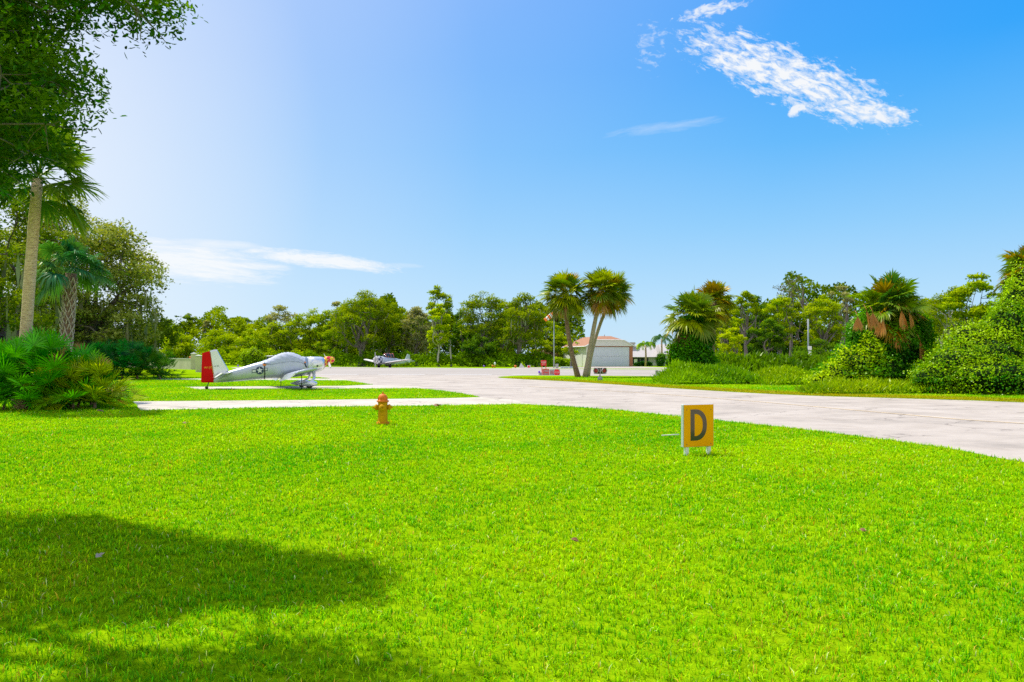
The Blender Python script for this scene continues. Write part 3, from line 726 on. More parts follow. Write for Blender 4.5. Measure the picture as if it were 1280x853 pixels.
# ================================================================== left side group
x, y = P(27, 447, 24)[:2]
tp = P(47, 222, 24.3)
fan_palm('tall cabbage palm with a smooth pale trunk, its top hidden in oak leaves', x, y, tp, .175, 5, bend=(-.10, 0), nf=30, Lp=(.8, 1.25), R=(.8, 1.0), cols=((.05, .14, .03), (.15, .24, .03)), dead=0, low=-38, scale=1.15, nleaf=34, w=.036)
x, y = P(77, 447, 28)[:2]
fan_palm('shorter cabbage palm with criss-cross leaf bases on its trunk and blue-green drooping fans', x, y, P(89, 340, 28), .20, 6, bark=M_palmd, boot=dict(rows=22, per=7, size=.17, z0=0, z1=.98), nf=26, Lp=(.8, 1.3), R=(.75, .95), cols=((.02, .13, .07), (.10, .24, .05)), droop=.6, dead=0, low=-28, nleaf=30, scale=.80, w=.045)
palmetto('bright green saw palmetto clump at the foot of the tall palm', -14.3, 23.6, 300, 1.9, 1.3, 2.15, 8, ((.012, .20, .01), (.12, .46, .015)), group=None, R=(.48, .66))
palmetto('yellow-tipped saw palmetto spreading over the lawn under the criss-cross trunk', -12.9, 24.0, 170, .85, .9, 1.5, 9, ((.06, .27, .01), (.45, .52, .04)), R=(.42, .58))
x, y = G(135, 475.5); palmetto('deep green saw palmetto mound behind the yellow-tipped one', x, y + 1.2, 230, 3.0, 2.0, 2.7, 10, ((.005, .10, .025), (.03, .24, .045)), R=(.55, .75))
x, y = G(182, 474.5); palmetto('low saw palmetto with brown skirt beside the concrete slab end', x, y + .6, 120, 1.7, 1.5, 2.2, 12, ((.015, .13, .02), (.12, .28, .03)), R=(.5, .65))
# big oak behind
def big_oak(label, x, y, seed, zone, K, n, leaf, trunk_r, moss, palc, forkz, d0, depth, lims=None):
    rng = np.random.default_rng(seed); root = thing('live_oak', label, 'tree', (x, y, 0)); base = np.array([x, y, 0.]); ct = []
    xs = [p[0] for p in zone]; ys = [p[1] for p in zone]
    while len(ct) < K:
        px = rng.uniform(min(xs), max(xs)); py = rng.uniform(min(ys), max(ys))
        if not pip(np.array([px]), np.array([py]), zone)[0]: continue
        q = np.array(P(px, py, d0 + rng.uniform(-depth, depth)))
        if ct and min(np.linalg.norm(q - c) for c in ct) < .8 * d0 / 48: continue
        ct.append(q)
    ct = np.array(ct); rd = rng.uniform(.75, 1.35, len(ct)) * d0 / 48
    mb = MB(); branches(mb, (0, 0, -.1), (.5, 0, forkz), ct - base, trunk_r, rng, nmain=14, sides=7, minr=.03); mb.build('trunk', M_barkd, root)
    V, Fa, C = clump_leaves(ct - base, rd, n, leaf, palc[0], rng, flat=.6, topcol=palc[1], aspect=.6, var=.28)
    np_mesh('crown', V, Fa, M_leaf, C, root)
    if moss: mossy(root, ct[ct[:, 2] < 7] - base, moss, rng, 8, L=(.7, 2.2), wid=.12)
    return root
x, y = P(100, 447, 61)[:2]
big_oak('wide spreading live oak with silvery outer leaves and hanging moss behind the palms', x, y, 21, [(60, 250), (100, 262), (128, 285), (150, 292), (172, 300), (182, 325), (196, 345), (198, 368), (185, 395), (188, 425), (170, 440), (130, 425), (60, 430), (20, 420), (10, 300)], 150, 52000, .23, .52, 170, ((.10, .15, .03), (.38, .42, .12)), 2.9, 61, 4.5)
x, y = P(-10, 447, 42)[:2]
big_oak('dense live oak at the picture edge behind the tall palm trunk', x, y, 22, [(-140, 230), (-10, 238), (40, 245), (70, 262), (75, 330), (60, 400), (30, 440), (-140, 440)], 90, 32000, .18, .4, 160, ((.06, .12, .015), (.26, .34, .03)), 2.6, 42, 3.0)

def shrub(label, x, y, w, h, seed, cols, leaf=.14, n=2600, name='shrub', cat='shrub', d=None, k=6):
    rng = np.random.default_rng(seed); root = thing(name, label, cat, (x, y, 0)); d = d or w * .8
    bl = [(rng.uniform(-.3, .3) * w, rng.uniform(-.3, .3) * d, h * rng.uniform(.3, .55), w * rng.uniform(.22, .34), d * rng.uniform(.22, .34), h * rng.uniform(.35, .5)) for _ in range(k)]
    mx = max(b[2] + b[5] for b in bl); bl = [(b[0], b[1], b[2] * h / mx, b[3], b[4], b[5] * h / mx) for b in bl]
    return vine_mass(root, bl, n, leaf, cols, rng)
def stuff_leaves(name, label, cat, pts, leaf, cols, rng, mat=None, shape=4, blades=0):
    V, Fa, k = leaf_arrays(pts, leaf * rng.uniform(.6, 1.4, len(pts)), .6, rng, shape=shape)
    if blades:
        nb = int(len(pts) * blades); V2, _, _ = leaf_arrays(pts[:nb], leaf * rng.uniform(1.4, 3.8, nb), .16, rng, shape=shape, droop=-1.1); V[:nb * k] = V2
    f = np.clip(rng.uniform(0, 1, len(pts)) * .6 + .5 * vnoise(pts[:, 0], pts[:, 2] * 1.6, .9, 4) + .2, 0, 1)[:, None]
    c = np.array(cols[0]) * (1 - f) + np.array(cols[1]) * f
    o = np_mesh(name, V, Fa, mat or M_leaf, np.repeat(c, k, 0)); return tag(o, label, cat, kind='stuff')
def lumpy(n, x0, x1, yf, hf, dy, rng, lump=4.0):
    """points over a bank of bushes: surface of a bumpy ridge"""
    x = rng.uniform(x0, x1, n); t = rng.uniform(0, 1, n) ** .8
    b = (np.abs(np.sin(x / lump * 1.7 + t * 3)) * .40 + np.abs(np.sin(x / lump * 3.9 + 1.3 + t * 5)) * .34 + np.abs(np.sin(x / lump * 9.1 + .6 + t * 9)) * .22 + .26)
    h = hf(x) * b; y = yf(x) + dy * t + rng.normal(0, .25, n); z = h * np.sqrt(np.clip(t * 1.0, 0, 1)) * rng.uniform(.75, 1.05, n) + .05
    return np.stack([x, y, z], 1)
rng = np.random.default_rng(77)
# shade under the left oaks, put into dark leaf colours
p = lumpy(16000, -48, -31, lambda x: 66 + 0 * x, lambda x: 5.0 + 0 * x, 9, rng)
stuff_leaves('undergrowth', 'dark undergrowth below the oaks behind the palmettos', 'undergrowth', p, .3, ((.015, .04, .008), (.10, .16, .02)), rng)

# ================================================================== the far tree line, runway side
def wood(name, label, x0, x1, y0, H, n, seed, cols, leaf=.55, dy=14, lump=6):
    rng = np.random.default_rng(seed)
    x = rng.uniform(x0, x1, n); r = rng.uniform(0, 1, n); 
    prof = H * (.72 + .16 * np.sin(x / lump) + .10 * np.sin(x / lump * 2.7 + 1) + .07 * np.sin(x / lump * 6.1 + 2))
    z = prof * (r ** .6); y = y0 + dy * (z / H) ** 1.6 + rng.normal(0, .8, n) + 1.5 * np.sin(x * 1.3 + z * 1.7) * np.sin(z * 1.1 + x * .6)
    pts = np.stack([x, y, z], 1); stuff_leaves(name, label, 'woods', pts, leaf, cols, rng)
wood('distant_woods', 'far yellow-green woods forming a mass beyond the runway', -95, -22, 172, 13.0, 44000, 31, ((.06, .15, .008), (.42, .52, .012)), leaf=.55)
wood('distant_woods', 'dark shaded woods filling in behind the tree line along the runway', -36, 14, 152, 14.5, 44000, 32, ((.03, .09, .012), (.26, .36, .02)), leaf=.55)
wood('distant_woods', 'green woods behind the vine-covered bank', 28, 120, 108, 14.5, 56000, 33, ((.02, .07, .01), (.24, .34, .02)), leaf=.46)

def far_tree(label, px, top, wpx, Y_, seed, pal, base_px=None, **kw):
    H = EYE + (HY - top) / F * Y_; x = (px - CX) / F * Y_
    a = dict(K=34, n=int(5200 * (wpx / 55)), leaf=.31 * Y_ / 135); a.update(kw); a['K'] = int(a['K'] * 1.6); a['n'] = int(a['n'] * 1.5)
    if 'cat' in a: cat = a.pop('cat')
    else: cat = 'tree'
    bx = (base_px - CX) / F * Y_ if base_px else x
    lean = ((x - bx) / H, 0)
    return tree(label, cat, bx, Y_, H, wpx / F * Y_, seed, pal, lean=lean, tr=kw.get('tr', .3), **{k: v for k, v in a.items() if k != 'tr'})
FT = [
 ('flat-topped pine above the woods beside the spreading oak', 207, 399, 42, 190, 'pine', dict(cb=.6, K=14, n=2600, forkh=.6, name='pine_tree')),
 ('round dark pine crown rising behind the boundary wall', 236, 389, 26, 180, 'pine', dict(cb=.45, K=14, n=2600, forkh=.5, name='pine_tree')),
 ('thin grey-green tree just past the dark round pine', 259, 396, 14, 178, 'grey', dict(cb=.3, K=12, n=1300)),
 ('lone pine with a flat umbrella crown above the red and white tail', 304, 394, 32, 185, 'pine', dict(cb=.66, K=13, n=2300, forkh=.6, name='pine_tree')),
 ('bushy yellow-green tree above the tail of the silver plane', 222, 415, 40, 165, 'yellow', dict(cb=.05, n=4600)),
 ('bushy yellow-green tree over the plane\'s rear fuselage', 275, 411, 46, 165, 'yellow', dict(cb=.05, n=5000)),
 ('bushy yellow-green tree below the umbrella pine', 313, 409, 44, 163, 'yellow', dict(cb=.05, n=5000)),
 ('silver-grey oak crown above the canopy cover of the plane', 352, 380, 46, 165, 'grey', dict(cb=.45, K=24, n=3800)),
 ('dull green tree in front of the silver-grey oak', 345, 402, 50, 160, 'mid', dict(cb=.1, n=4800)),
 ('yellow-topped tree behind the propeller of the silver plane', 392, 388, 52, 158, 'yellow', dict(cb=.1, n=5200)),
 ('short pale-green tree left of the big spreading oak on the far side', 418, 396, 30, 150, 'mid', dict(cb=.05, n=3200)),
 ('thin high crown leaning off the big oak, clear of its top', 424, 371, 26, 150, 'grey', dict(cb=.70, K=9, n=1500, forkh=.6, base_px=440)),
 ('big spreading oak with a dark short trunk left of the radial-engine plane', 452, 362, 76, 138, 'oak', dict(cb=.30, K=50, n=9500, tr=.6, forkh=.27, moss=60)),
 ('slanting many-branched tree right behind the radial-engine plane', 492, 378, 46, 142, 'oak', dict(cb=.30, K=30, n=4600, base_px=484, tr=.35)),
 ('grey mossy tree between the slanting tree and the white-trunked tree', 521, 381, 42, 141, 'grey', dict(cb=.25, K=28, n=4300, moss=90)),
 ('tall open-crowned tree standing highest behind the white-trunked one', 547, 356, 36, 148, 'mid', dict(cb=.45, K=22, n=3400, forkh=.4)),
 ('lime-green tree with a slim white trunk by the runway', 549, 378, 30, 131, 'bright', dict(cb=.33, K=24, n=4300, tr=.2, bark='p', forkh=.36)),
 ('broken pale stump-like tree beside the white-trunked one', 562, 420, 12, 131, 'dark', dict(cb=.6, K=5, n=260, tr=.16, bark='p', base_px=564, forkh=.6)),
 ('mid-green tree filling behind the broken pale one', 578, 385, 32, 143, 'dark', dict(cb=.15, K=24, n=3600)),
 ('tall grey-green oak with sky showing through its middle', 604, 360, 60, 138, 'oak', dict(cb=.42, K=38, n=6200, tr=.4, moss=140)),
 ('dark leafy bushy tree at the foot of the tall grey-green oak', 597, 418, 44, 133, 'dark', dict(cb=.02, K=26, n=4300)),
 ('mossy oak with a thick leaning dark trunk nearest the windsock', 654, 365, 62, 133, 'oak', dict(cb=.36, K=40, n=7200, tr=.5, base_px=646, moss=180, forkh=.42)),
 ('small lime-green tree between two oaks near the runway edge', 634, 420, 22, 136, 'bright', dict(cb=.15, K=16, n=1900)),
 ('tree standing behind the orange windsock', 686, 398, 42, 150, 'mid', dict(cb=.1, K=28, n=4300)),
 ('lower dark tree between the windsock pole and the house', 700, 416, 24, 155, 'dark', dict(cb=.05, K=18, n=2300)),
 ('half-bare young tree in front of the house wall', 714, 422, 20, 125, 'mid', dict(cb=.4, K=12, n=1000, tr=.16, leaf=.25)),
 ('leafy tree right behind the twin bushy palms', 905, 372, 40, 92, 'mid', dict(cb=.2, K=26, n=4600)),
 ('thin tall tree with a bare lower trunk and open crown', 932, 360, 34, 84, 'mid', dict(cb=.55, K=20, n=3600, tr=.22, forkh=.5)),
 ('low lime-green tree in the gap behind the bushy palms', 915, 408, 36, 78, 'bright', dict(cb=.2, K=20, n=3600)),
 ('dark forked oak among the trees behind the vine bank', 960, 395, 42, 80, 'dark', dict(cb=.40, K=26, n=5000, tr=.32, forkh=.3)),
 ('tall mid-green tree with a reddish dead branch below the bare top', 975, 366, 44, 88, 'mid', dict(cb=.35, K=30, n=5600, tr=.25)),
 ('dense rounded tree directly behind the white utility pole', 1030, 364, 52, 86, 'mid', dict(cb=.35, K=36, n=7200, tr=.3)),
 ('dark low tree behind the utility pole base', 1022, 425, 56, 82, 'dark', dict(cb=.05, K=28, n=5400)),
 ('high flat sparse crown between the pole and the vine-wrapped palm', 1053, 354, 30, 92, 'grey', dict(cb=.72, K=10, n=1300, forkh=.6)),
 ('rounded mid-green tree rising just behind the spinner of the silver plane', 410, 384, 40, 156, 'mid', dict(cb=.1, n=4200)),
 ('low broad green tree behind the canopy cover', 372, 392, 42, 158, 'mid', dict(cb=.05, n=4200)),
 ('green tree filling between the spreading oak and the slanting tree', 474, 374, 38, 150, 'oak', dict(cb=.15, n=4200)),
 ('broad dark tree between the grey-green oak and the leaning oak', 628, 376, 40, 148, 'dark', dict(cb=.15, n=4200)),
 ('leafy green tree under the bare-topped dead trees', 1000, 372, 50, 98, 'oak', dict(cb=.2, n=5200)),
 ('tall dark green tree between the bushy palms and the forked oak', 946, 370, 40, 98, 'dark', dict(cb=.2, n=5000)),
 ('olive tree with twisted pale limbs behind the vine slope', 1192, 358, 66, 66, 'oak', dict(cb=.45, K=34, n=8200, tr=.28, bark='p', forkh=.3)),
 ('dull green tree peeking out beside the vine-wrapped palm', 1158, 372, 40, 75, 'mid', dict(cb=.2, K=24, n=4600)),
]
for i, (lab, px, top, wpx, Yd, pal, kw) in enumerate(FT):
    kw = dict(kw)
    if kw.get('bark') == 'p': kw['bark'] = M_barkp
    far_tree(lab, px, top, wpx, Yd, 300 + i, pal, **kw)

rngu = np.random.default_rng(79)
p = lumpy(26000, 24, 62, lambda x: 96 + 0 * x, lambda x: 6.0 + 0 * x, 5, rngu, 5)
stuff_leaves('undergrowth', 'dark shaded understory between the trunks behind the vine bank', 'undergrowth', p, .36, ((.008, .035, .008), (.07, .15, .02)), rngu)  # deep shade between the trunks put into dark leaf colours
# dead bare tops
def bare_tree(label, px, top, Y_, seed, n=22, spread=1.4, leafy=0):
    rng = np.random.default_rng(seed); H = EYE + (HY - top) / F * Y_; x = (px - CX) / F * Y_; root = thing('dead_tree', label, 'dead tree', (x, Y_, 0))
    ct = np.array([[rng.uniform(-spread, spread), rng.uniform(-spread, spread), H * (1 - rng.uniform(0, .22))] for _ in range(n)])
    mb = MB(); branches(mb, (0, 0, 0), (0, 0, H * .75), ct, .2, rng, nmain=7, sides=5, minr=.03); mb.build('trunk', M_bark, root)
    if leafy:
        V, Fa, C = clump_leaves(ct, np.full(n, .42), leafy, .2, (.10, .11, .07), rng, topcol=(.16, .16, .10)); np_mesh('crown', V, Fa, M_leaf, C, root)
bare_tree('bare-topped tree with small dark tufts above the woods', 986, 346, 92, 61, 15, 1.5, 420)
bare_tree('leafless dead tree sticking up above the utility pole', 1009, 353, 90, 62, 9, 1.5)

# low bushes along the far edge
rng = np.random.default_rng(78)
p = lumpy(15000, -60, -21.5, lambda x: 150 + 0 * x, lambda x: 2.8 + 0 * x, 4, rng, 3)
stuff_leaves('undergrowth', 'low bushes at the foot of the yellow-green woods', 'undergrowth', p, .45, ((.10, .22, .01), (.46, .58, .02)), rng)
p = lumpy(15000, -38, 6.5, lambda x: 128.5 - .12 * x, lambda x: 2.3 + 0 * x, 4, rng, 3)
stuff_leaves('undergrowth', 'shady undergrowth along the runway below the tree line', 'undergrowth', p, .38, ((.04, .12, .015), (.24, .40, .03)), rng)
for i, (px, h, w, lab) in enumerate([(312, 3.2, 4.5, 'yellow-green bush left of the red and white aircraft'), (702, 1.5, 4.2, 'rounded bush at the corner of the house wall'), (679, 1.6, 3.0, 'low bush under the tree behind the red sign')]):
    x = (px - CX) / F * 140; shrub(lab, x, 140, w, h, 90 + i, ((.09, .20, .008), (.42, .56, .02)), leaf=.26, n=6500)
shrub('reddish brown thicket beside the windsock pole', (684 - CX) / F * 146, 146, 5.5, 2.6, 96, ((.07, .045, .03), (.16, .13, .05)), leaf=.28, n=6000)

# ================================================================== the three palms on the island
sp = dict(nf=52, Lp=(.5, 1.2), R=(.85, 1.1), cols=((.08, .16, .02), (.36, .42, .02)), low=-62, nleaf=22, w=.045, tipdry=.25, orange=.12, droop=.28, dead=1)
bx, by = G(722.5, 471.3); fan_palm('palm with a rough dark-red trunk leaning away from the smooth pair', bx, by, P(706, 366, by), .18, 71, bend=(.22, 0), bark=M_palmd, **{**sp, 'scale': 1.27})
bx, by = G(731.5, 471.3); fan_palm('taller smooth-trunked palm of the leaning pair, nearer the rough one', bx, by, P(752, 363, by), .18, 72, bend=(-.05, 0), bark=M_palmt, **{**sp, 'scale': 1.15})
bx, by = G(735.5, 471.0); fan_palm('outer slender palm of the leaning pair, bending toward the far house', bx, by + .8, P(767, 366, by + .8), .155, 73, bend=(-.16, 0), bark=M_palmt, **{**sp, 'scale': 1.12})

# ================================================================== vine-wrapped palms
V_COL = ((.015, .12, .006), (.17, .40, .02))
def vine_palm(label, px, Y_, top_py, r, seed, blobs, nv, leaf, cols, crown, **kw):
    x = (px - CX) / F * Y_; tz = P(px, top_py, Y_)[2]
    root = fan_palm(label, x, Y_, (x + kw.pop('dx', 0), Y_, tz), r, seed, bark=M_palmd, **crown)
    rng = np.random.default_rng(seed + 1); vine_mass(root, blobs, nv, leaf, cols, rng, name='vine_leaves', core=True); return root
sc = 52 / F
vine_palm('bushy palm with its trunk buried in a column of dark green vines', 866, 52, 396, .25, 81,
          [(.0, 0, 1.0, 1.15, 1.0, 1.3), (.15, 0, 2.4, 1.0, .9, 1.2), (.0, .0, 3.4, .9, .8, 1.0), (-.6, .2, 1.8, .7, .7, 1.0), (.7, -.2, 1.0, .8, .7, .9)], 15000, .15, ((.01, .12, .003), (.14, .42, .01)),
          dict(nf=48, Lp=(.7, 1.3), R=(.9, 1.15), cols=((.10, .19, .03), (.34, .42, .03)), low=-40, nleaf=24, w=.05, orange=.04, dead=2, tipdry=.3, scale=1.08))
x, y_ = (888 - CX) / F * 54, 54
fan_palm('tallest palm of the bushy group with orange-tinged fans', x, y_, P(893, 378, 54), .2, 83, bark=M_palmd, nf=44, Lp=(.6, 1.1), R=(.8, 1.05), cols=((.10, .16, .02), (.34, .36, .02)), low=-62, nleaf=22, w=.05, orange=.25, dead=1, tipdry=.35, scale=1.0)
x = (840 - CX) / F * 52
shrub('light green leafy bush against the vine-covered palm', x + .4, 52.5, 1.1, 2.9, 84, ((.05, .17, .01), (.30, .46, .02)), leaf=.17, n=3600)
def weeds(label, x0px, x1px, Y_, h, seed, cols, n=12000, leaf=.15, dy=2.5, lump=1.6, hprof=None):
    rng = np.random.default_rng(seed); x0, x1 = (x0px - CX) / F * Y_, (x1px - CX) / F * Y_
    hf = hprof or (lambda x: h * (np.clip(np.minimum(x - x0, x1 - x) / 1.2, .1, 1)))
    p = lumpy(n, x0, x1, lambda x: Y_ + 0 * x, hf, dy, rng, lump)
    stuff_leaves('weeds', label, 'weeds', p, leaf, cols, rng, M_gloss, blades=.4)
weeds('low bright weeds and creeper around the vine-covered palm foot', 832, 965, 45.0, .95, 85, ((.03, .18, .004), (.36, .58, .015)), 17000, .12, 4, 3.4)
weeds('tangle of knee-high weeds between the palm clumps', 955, 1050, 44, .75, 86, ((.06, .24, .006), (.46, .60, .02)), 11000, .13, 4, 2.7)
weeds('taller scrub behind the weeds in front of the trees', 890, 1075, 60, 1.5, 87, ((.03, .12, .008), (.24, .40, .02)), 15000, .2, 3)

# the big vine-clad palm
def P2(px, py, Y_, Y0, x0): 
    a = P(px, py, Y_); return (a[0] - x0, a[1] - Y0, a[2])
Y0 = 38.0; x0 = (1112 - CX) / F * Y0
bl = []
for px, py, rx, rz, dy in [(1112, 440, 46, 46, 0), (1085, 425, 24, 30, -.3), (1140, 428, 24, 34, 0), (1112, 415, 34, 28, 0), (1086, 412, 20, 20, -.2), (1140, 412, 22, 22, 0), (1068, 455, 26, 26, -.5), (1046, 467, 24, 16, -.8), (1150, 462, 18, 24, .3), (1095, 466, 40, 22, -.9), (1130, 470, 26, 18, -.7)]:
    a = P2(px, py, Y0 + dy, Y0, x0); s = Y0 / F; bl.append((a[0], a[1], max(.2, a[2]), rx * s, rx * s * .8, rz * s))
root = fan_palm('stout palm smothered in dark vines with orange-brown dead fronds below its green top', x0, Y0, (x0, Y0, P(1112, 385, Y0)[2]), .25, 91, bark=M_palmd, nf=72, Lp=(.5, 1.3), R=(.72, .95), cols=((.05, .16, .03), (.24, .36, .03)), low=-52, nleaf=28, w=.042, orange=.12, dead=0, tipdry=.25, scale=1.08)
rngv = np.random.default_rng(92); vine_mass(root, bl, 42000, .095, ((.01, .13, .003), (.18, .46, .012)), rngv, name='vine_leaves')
for px, py, sz in [(1083, 388, .70), (1091, 391, .72), (1103, 398, .78), (1127, 388, .80), (1136, 390, .70), (1150, 426, .95), (1121, 424, .4), (1072, 396, .6)]:
    a = np.array(P2(px, py, Y0 - 1.45, Y0, x0)); Vl, Fl, Cl = [], [], []; col = np.array([.56, .29, .11]) * rngv.uniform(.75, 1.1)
    stalk(Vl, Fl, Cl, a + [0, .3, .3], a, .02, col); fan(Vl, Fl, Cl, a, np.array([rngv.normal(0, .12), -.12, -1.0]), sz, rngv, col, nleaf=16, droop=.2, spread=25, w=.05)
    q = np_mesh('dead_frond', np.concatenate(Vl), np.concatenate(Fl), M_frond, np.clip(np.concatenate(Cl), 0, 1), root); q['label'] = 'orange-brown dead frond'
# creeper slope at its left foot, sunlight put into its lighter leaf colours
rt = thing('vine_mound', 'sunlit creeper bank sloping down from the vine-smothered palm', 'vine mound', (x0 - 2.6, Y0 - 1.2, 0))
vine_mass(rt, [(.6, 0, .5, 1.2, .9, 1.5), (-.3, -.2, .3, 1.1, .8, 1.0), (-1.0, -.3, .1, 1.0, .8, .75), (1.2, .1, 1.0, .7, .7, 1.5), (.5, -.6, .2, 1.0, .6, .6)], 12000, .12, ((.08, .26, .008), (.48, .62, .03)), np.random.default_rng(93), name='foliage')
# right hand slope of vines
Y1 = 34.8; x1 = (1230 - CX) / F * Y1
bl = []
for px, py, rx, rz, dy in [(1230, 455, 62, 40, 0), (1195, 462, 40, 30, -.5), (1215, 440, 34, 36, .3), (1262, 430, 38, 52, .2), (1275, 400, 30, 50, .5), (1240, 470, 60, 22, -1.1), (1170, 474, 28, 18, -.8), (1300, 440, 50, 60, .2), (1285, 470, 40, 24, -1.2), (1290, 372, 30, 42, .8)]:
    a = P2(px, py, Y1 + dy, Y1, x1); s = Y1 / F; bl.append((a[0], a[1], max(.15, a[2]), rx * s, rx * s * .8, rz * s))
rt = thing('vine_mound', 'high slope of light green vines with silvery leaves rising to the picture edge', 'vine mound', (x1, Y1, 0))
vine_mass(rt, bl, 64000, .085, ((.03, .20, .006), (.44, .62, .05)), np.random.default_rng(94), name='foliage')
x2 = (1290 - CX) / F * 36.5
fan_palm('palm with dark spiky fans sticking out above the vine slope at the picture edge', x2, 36.5, (x2, 36.5, P(1290, 338, 36.5)[2]), .22, 95, bark=M_palmd, nf=40, Lp=(.6, 1.0), R=(.8, 1.0), cols=((.07, .15, .03), (.22, .30, .03)), low=-45, nleaf=28, w=.045, orange=.15, dead=2, tipdry=.3)
# branchy sapling on top of the slope
tree('viny young tree with layered branches above the creeper slope', 'tree', (1222 - CX) / F * 38, 38, P(1222, 340, 38)[2], 2.9, 411, 'mid', K=26, n=5200, leaf=.15, cb=.5, tr=.08, forkh=.4, flat=.35, cr=(.10, .19))
weeds('fringe of weeds along the foot of the vine banks', 1010, 1300, 33.6, .40, 88, ((.12, .32, .006), (.50, .60, .02)), 12000, .10, 1.4, 1.0)
# ------------------------------------------------------------------ man-made things
M_alu = paint('polished_silver_paint', (.74, .77, .82), .27, .65, var=.05, scale=3, spec=.5)
M_alu2 = paint('silver_grey_paint', (.50, .55, .64), .34, .4, var=.06, scale=3)
M_cover = paint('silver_cloth', (.50, .54, .66), .75, .0, var=.10, scale=9, bump=.5, bscale=9)
M_red = paint('red_paint', (.68, .003, .003), .6, var=.06, spec=.15)
M_orange = paint('orange_paint', (.80, .22, .02), .5)
M_yel = paint('yellow_paint', (.85, .50, .01), .45)
M_black = paint('black_webbing', (.02, .02, .025), .7)
M_navy = paint('navy_paint', (.02, .05, .12), .5)
M_white = paint('white_paint', (.76, .77, .78), .5, var=.05)
M_whited = paint('weathered_white', (.66, .66, .64), .6, var=.1, dirt=(.35, .33, .28))
M_rub = paint('rubber', (.02, .02, .02), .8)
M_brown = paint('brown_letter_film', (.085, .065, .065), .35, var=.1)
M_glass = paint('dark_glass', (.03, .04, .05), .1)
M_grey = paint('grey_enamel', (.40, .385, .41), .5, var=.1, dirt=(.2, .18, .15))

def text_mesh(body, size, name, mat, parent, M, extrude=.002, align='CENTER', xs=1.0):
    cu = bpy.data.curves.new(name, 'FONT'); cu.body = body; cu.size = size; cu.extrude = extrude; cu.align_x = align; cu.align_y = 'CENTER'; cu.resolution_u = 3
    o = bpy.data.objects.new('tmp_text', cu); COL.objects.link(o); dg = bpy.context.evaluated_depsgraph_get(); dg.update()
    me = bpy.data.meshes.new_from_object(o.evaluated_get(dg)); bpy.data.objects.remove(o); me.name = name
    me.transform(M @ Matrix.Diagonal((xs, 1, 1, 1))); me.materials.clear(); me.materials.append(mat); q = bpy.data.objects.new(name, me); link(q, parent); return q
FACE = Matrix.Rotation(math.radians(90), 4, 'X')     # text lying in XZ, facing -Y

# ================================================================== the silver plane on its slab
PSI = math.radians(26); hx, hy = math.cos(PSI), math.sin(PSI); lx, ly = -hy, hx
wx, wy = G(387.5, 485.8); CX0, CY0 = wx + .95 * lx, wy + .95 * ly
def S3(zx, zy, y=0.0):
    """survey a point of the plane: bearing (enlarged photo coordinates) and lateral offset -> plane coordinates"""
    px, py = 230 + zx / 6.4, 420 + zy / 6.4; u = (px - CX) / F
    t = (u * (CY0 + y * ly) - (CX0 + y * lx)) / (hx - u * hy)
    return t, EYE + (HY - py) / F * (CY0 + t * hy + y * ly)
plane = thing('parked_airplane', 'silver low-wing airplane with a red rudder and cloth canopy cover, parked on the slab', 'airplane', (CX0, CY0, 0), PSI)
ST = [(236, 345, 374, .035), (300, 318, 371, .09), (350, 285, 368, .14), (450, 256, 361, .22), (550, 224, 352, .30), (640, 200, 345, .355), (700, 180, 341, .37), (760, 158, 338, .385), (820, 146, 335, .39),
      (880, 150, 330, .39), (940, 168, 322, .40), (980, 168, 314, .42), (1040, 167, 298, .43), (1090, 168, 282, .41), (1114, 172, 266, .37), (1126, 180, 250, .30)]
SS = [(S3(a, b)[0], S3(a, b)[1], S3(a, c)[1], w) for a, b, c, w in ST]
def interp(t, k):
    for i in range(len(SS) - 1):
        if t <= SS[i + 1][0] or i == len(SS) - 2:
            f = (t - SS[i][0]) / (SS[i + 1][0] - SS[i][0]); f = min(1, max(0, f)); return SS[i][k] * (1 - f) + SS[i + 1][k] * f
def ring(t, top, bot, w, n=28, e=2.5, grow=0.0, a0=0, a1=2 * PI, closed=True):
    c = (top + bot) / 2; h = (top - bot) / 2 + grow; w = w + grow; out = []
    for k in range(n if closed else n + 1):
        a = a0 + (a1 - a0) * k / n; ca, sa = math.cos(a), math.sin(a)
        out.append(Vector((t, w * math.copysign(abs(ca) ** (2 / e), ca), c + h * math.copysign(abs(sa) ** (2 / e), sa))))
    return out
def side_y(t, z, off=.006, e=2.5):
    top, bot, w = interp(t, 1), interp(t, 2), interp(t, 3); c = (top + bot) / 2; h = (top - bot) / 2
    q = min(.98, abs((z - c) / h)); return -(w * (1 - q ** e) ** (1 / e)) - off
# fuselage up to the cowl
i_c = 11
m = MB(); rr = []
for i in range(i_c + 1):
    rr.append(ring(*SS[i]))
m.loft(rr); m.build('fuselage', M_alu2, plane)
m = MB(); m.loft([ring(s[0], s[1], s[2], s[3], grow=.004) for s in SS[i_c:-2]] + [ring(*SS[-2])]); cowl = m.build('cowling', M_alu, plane)
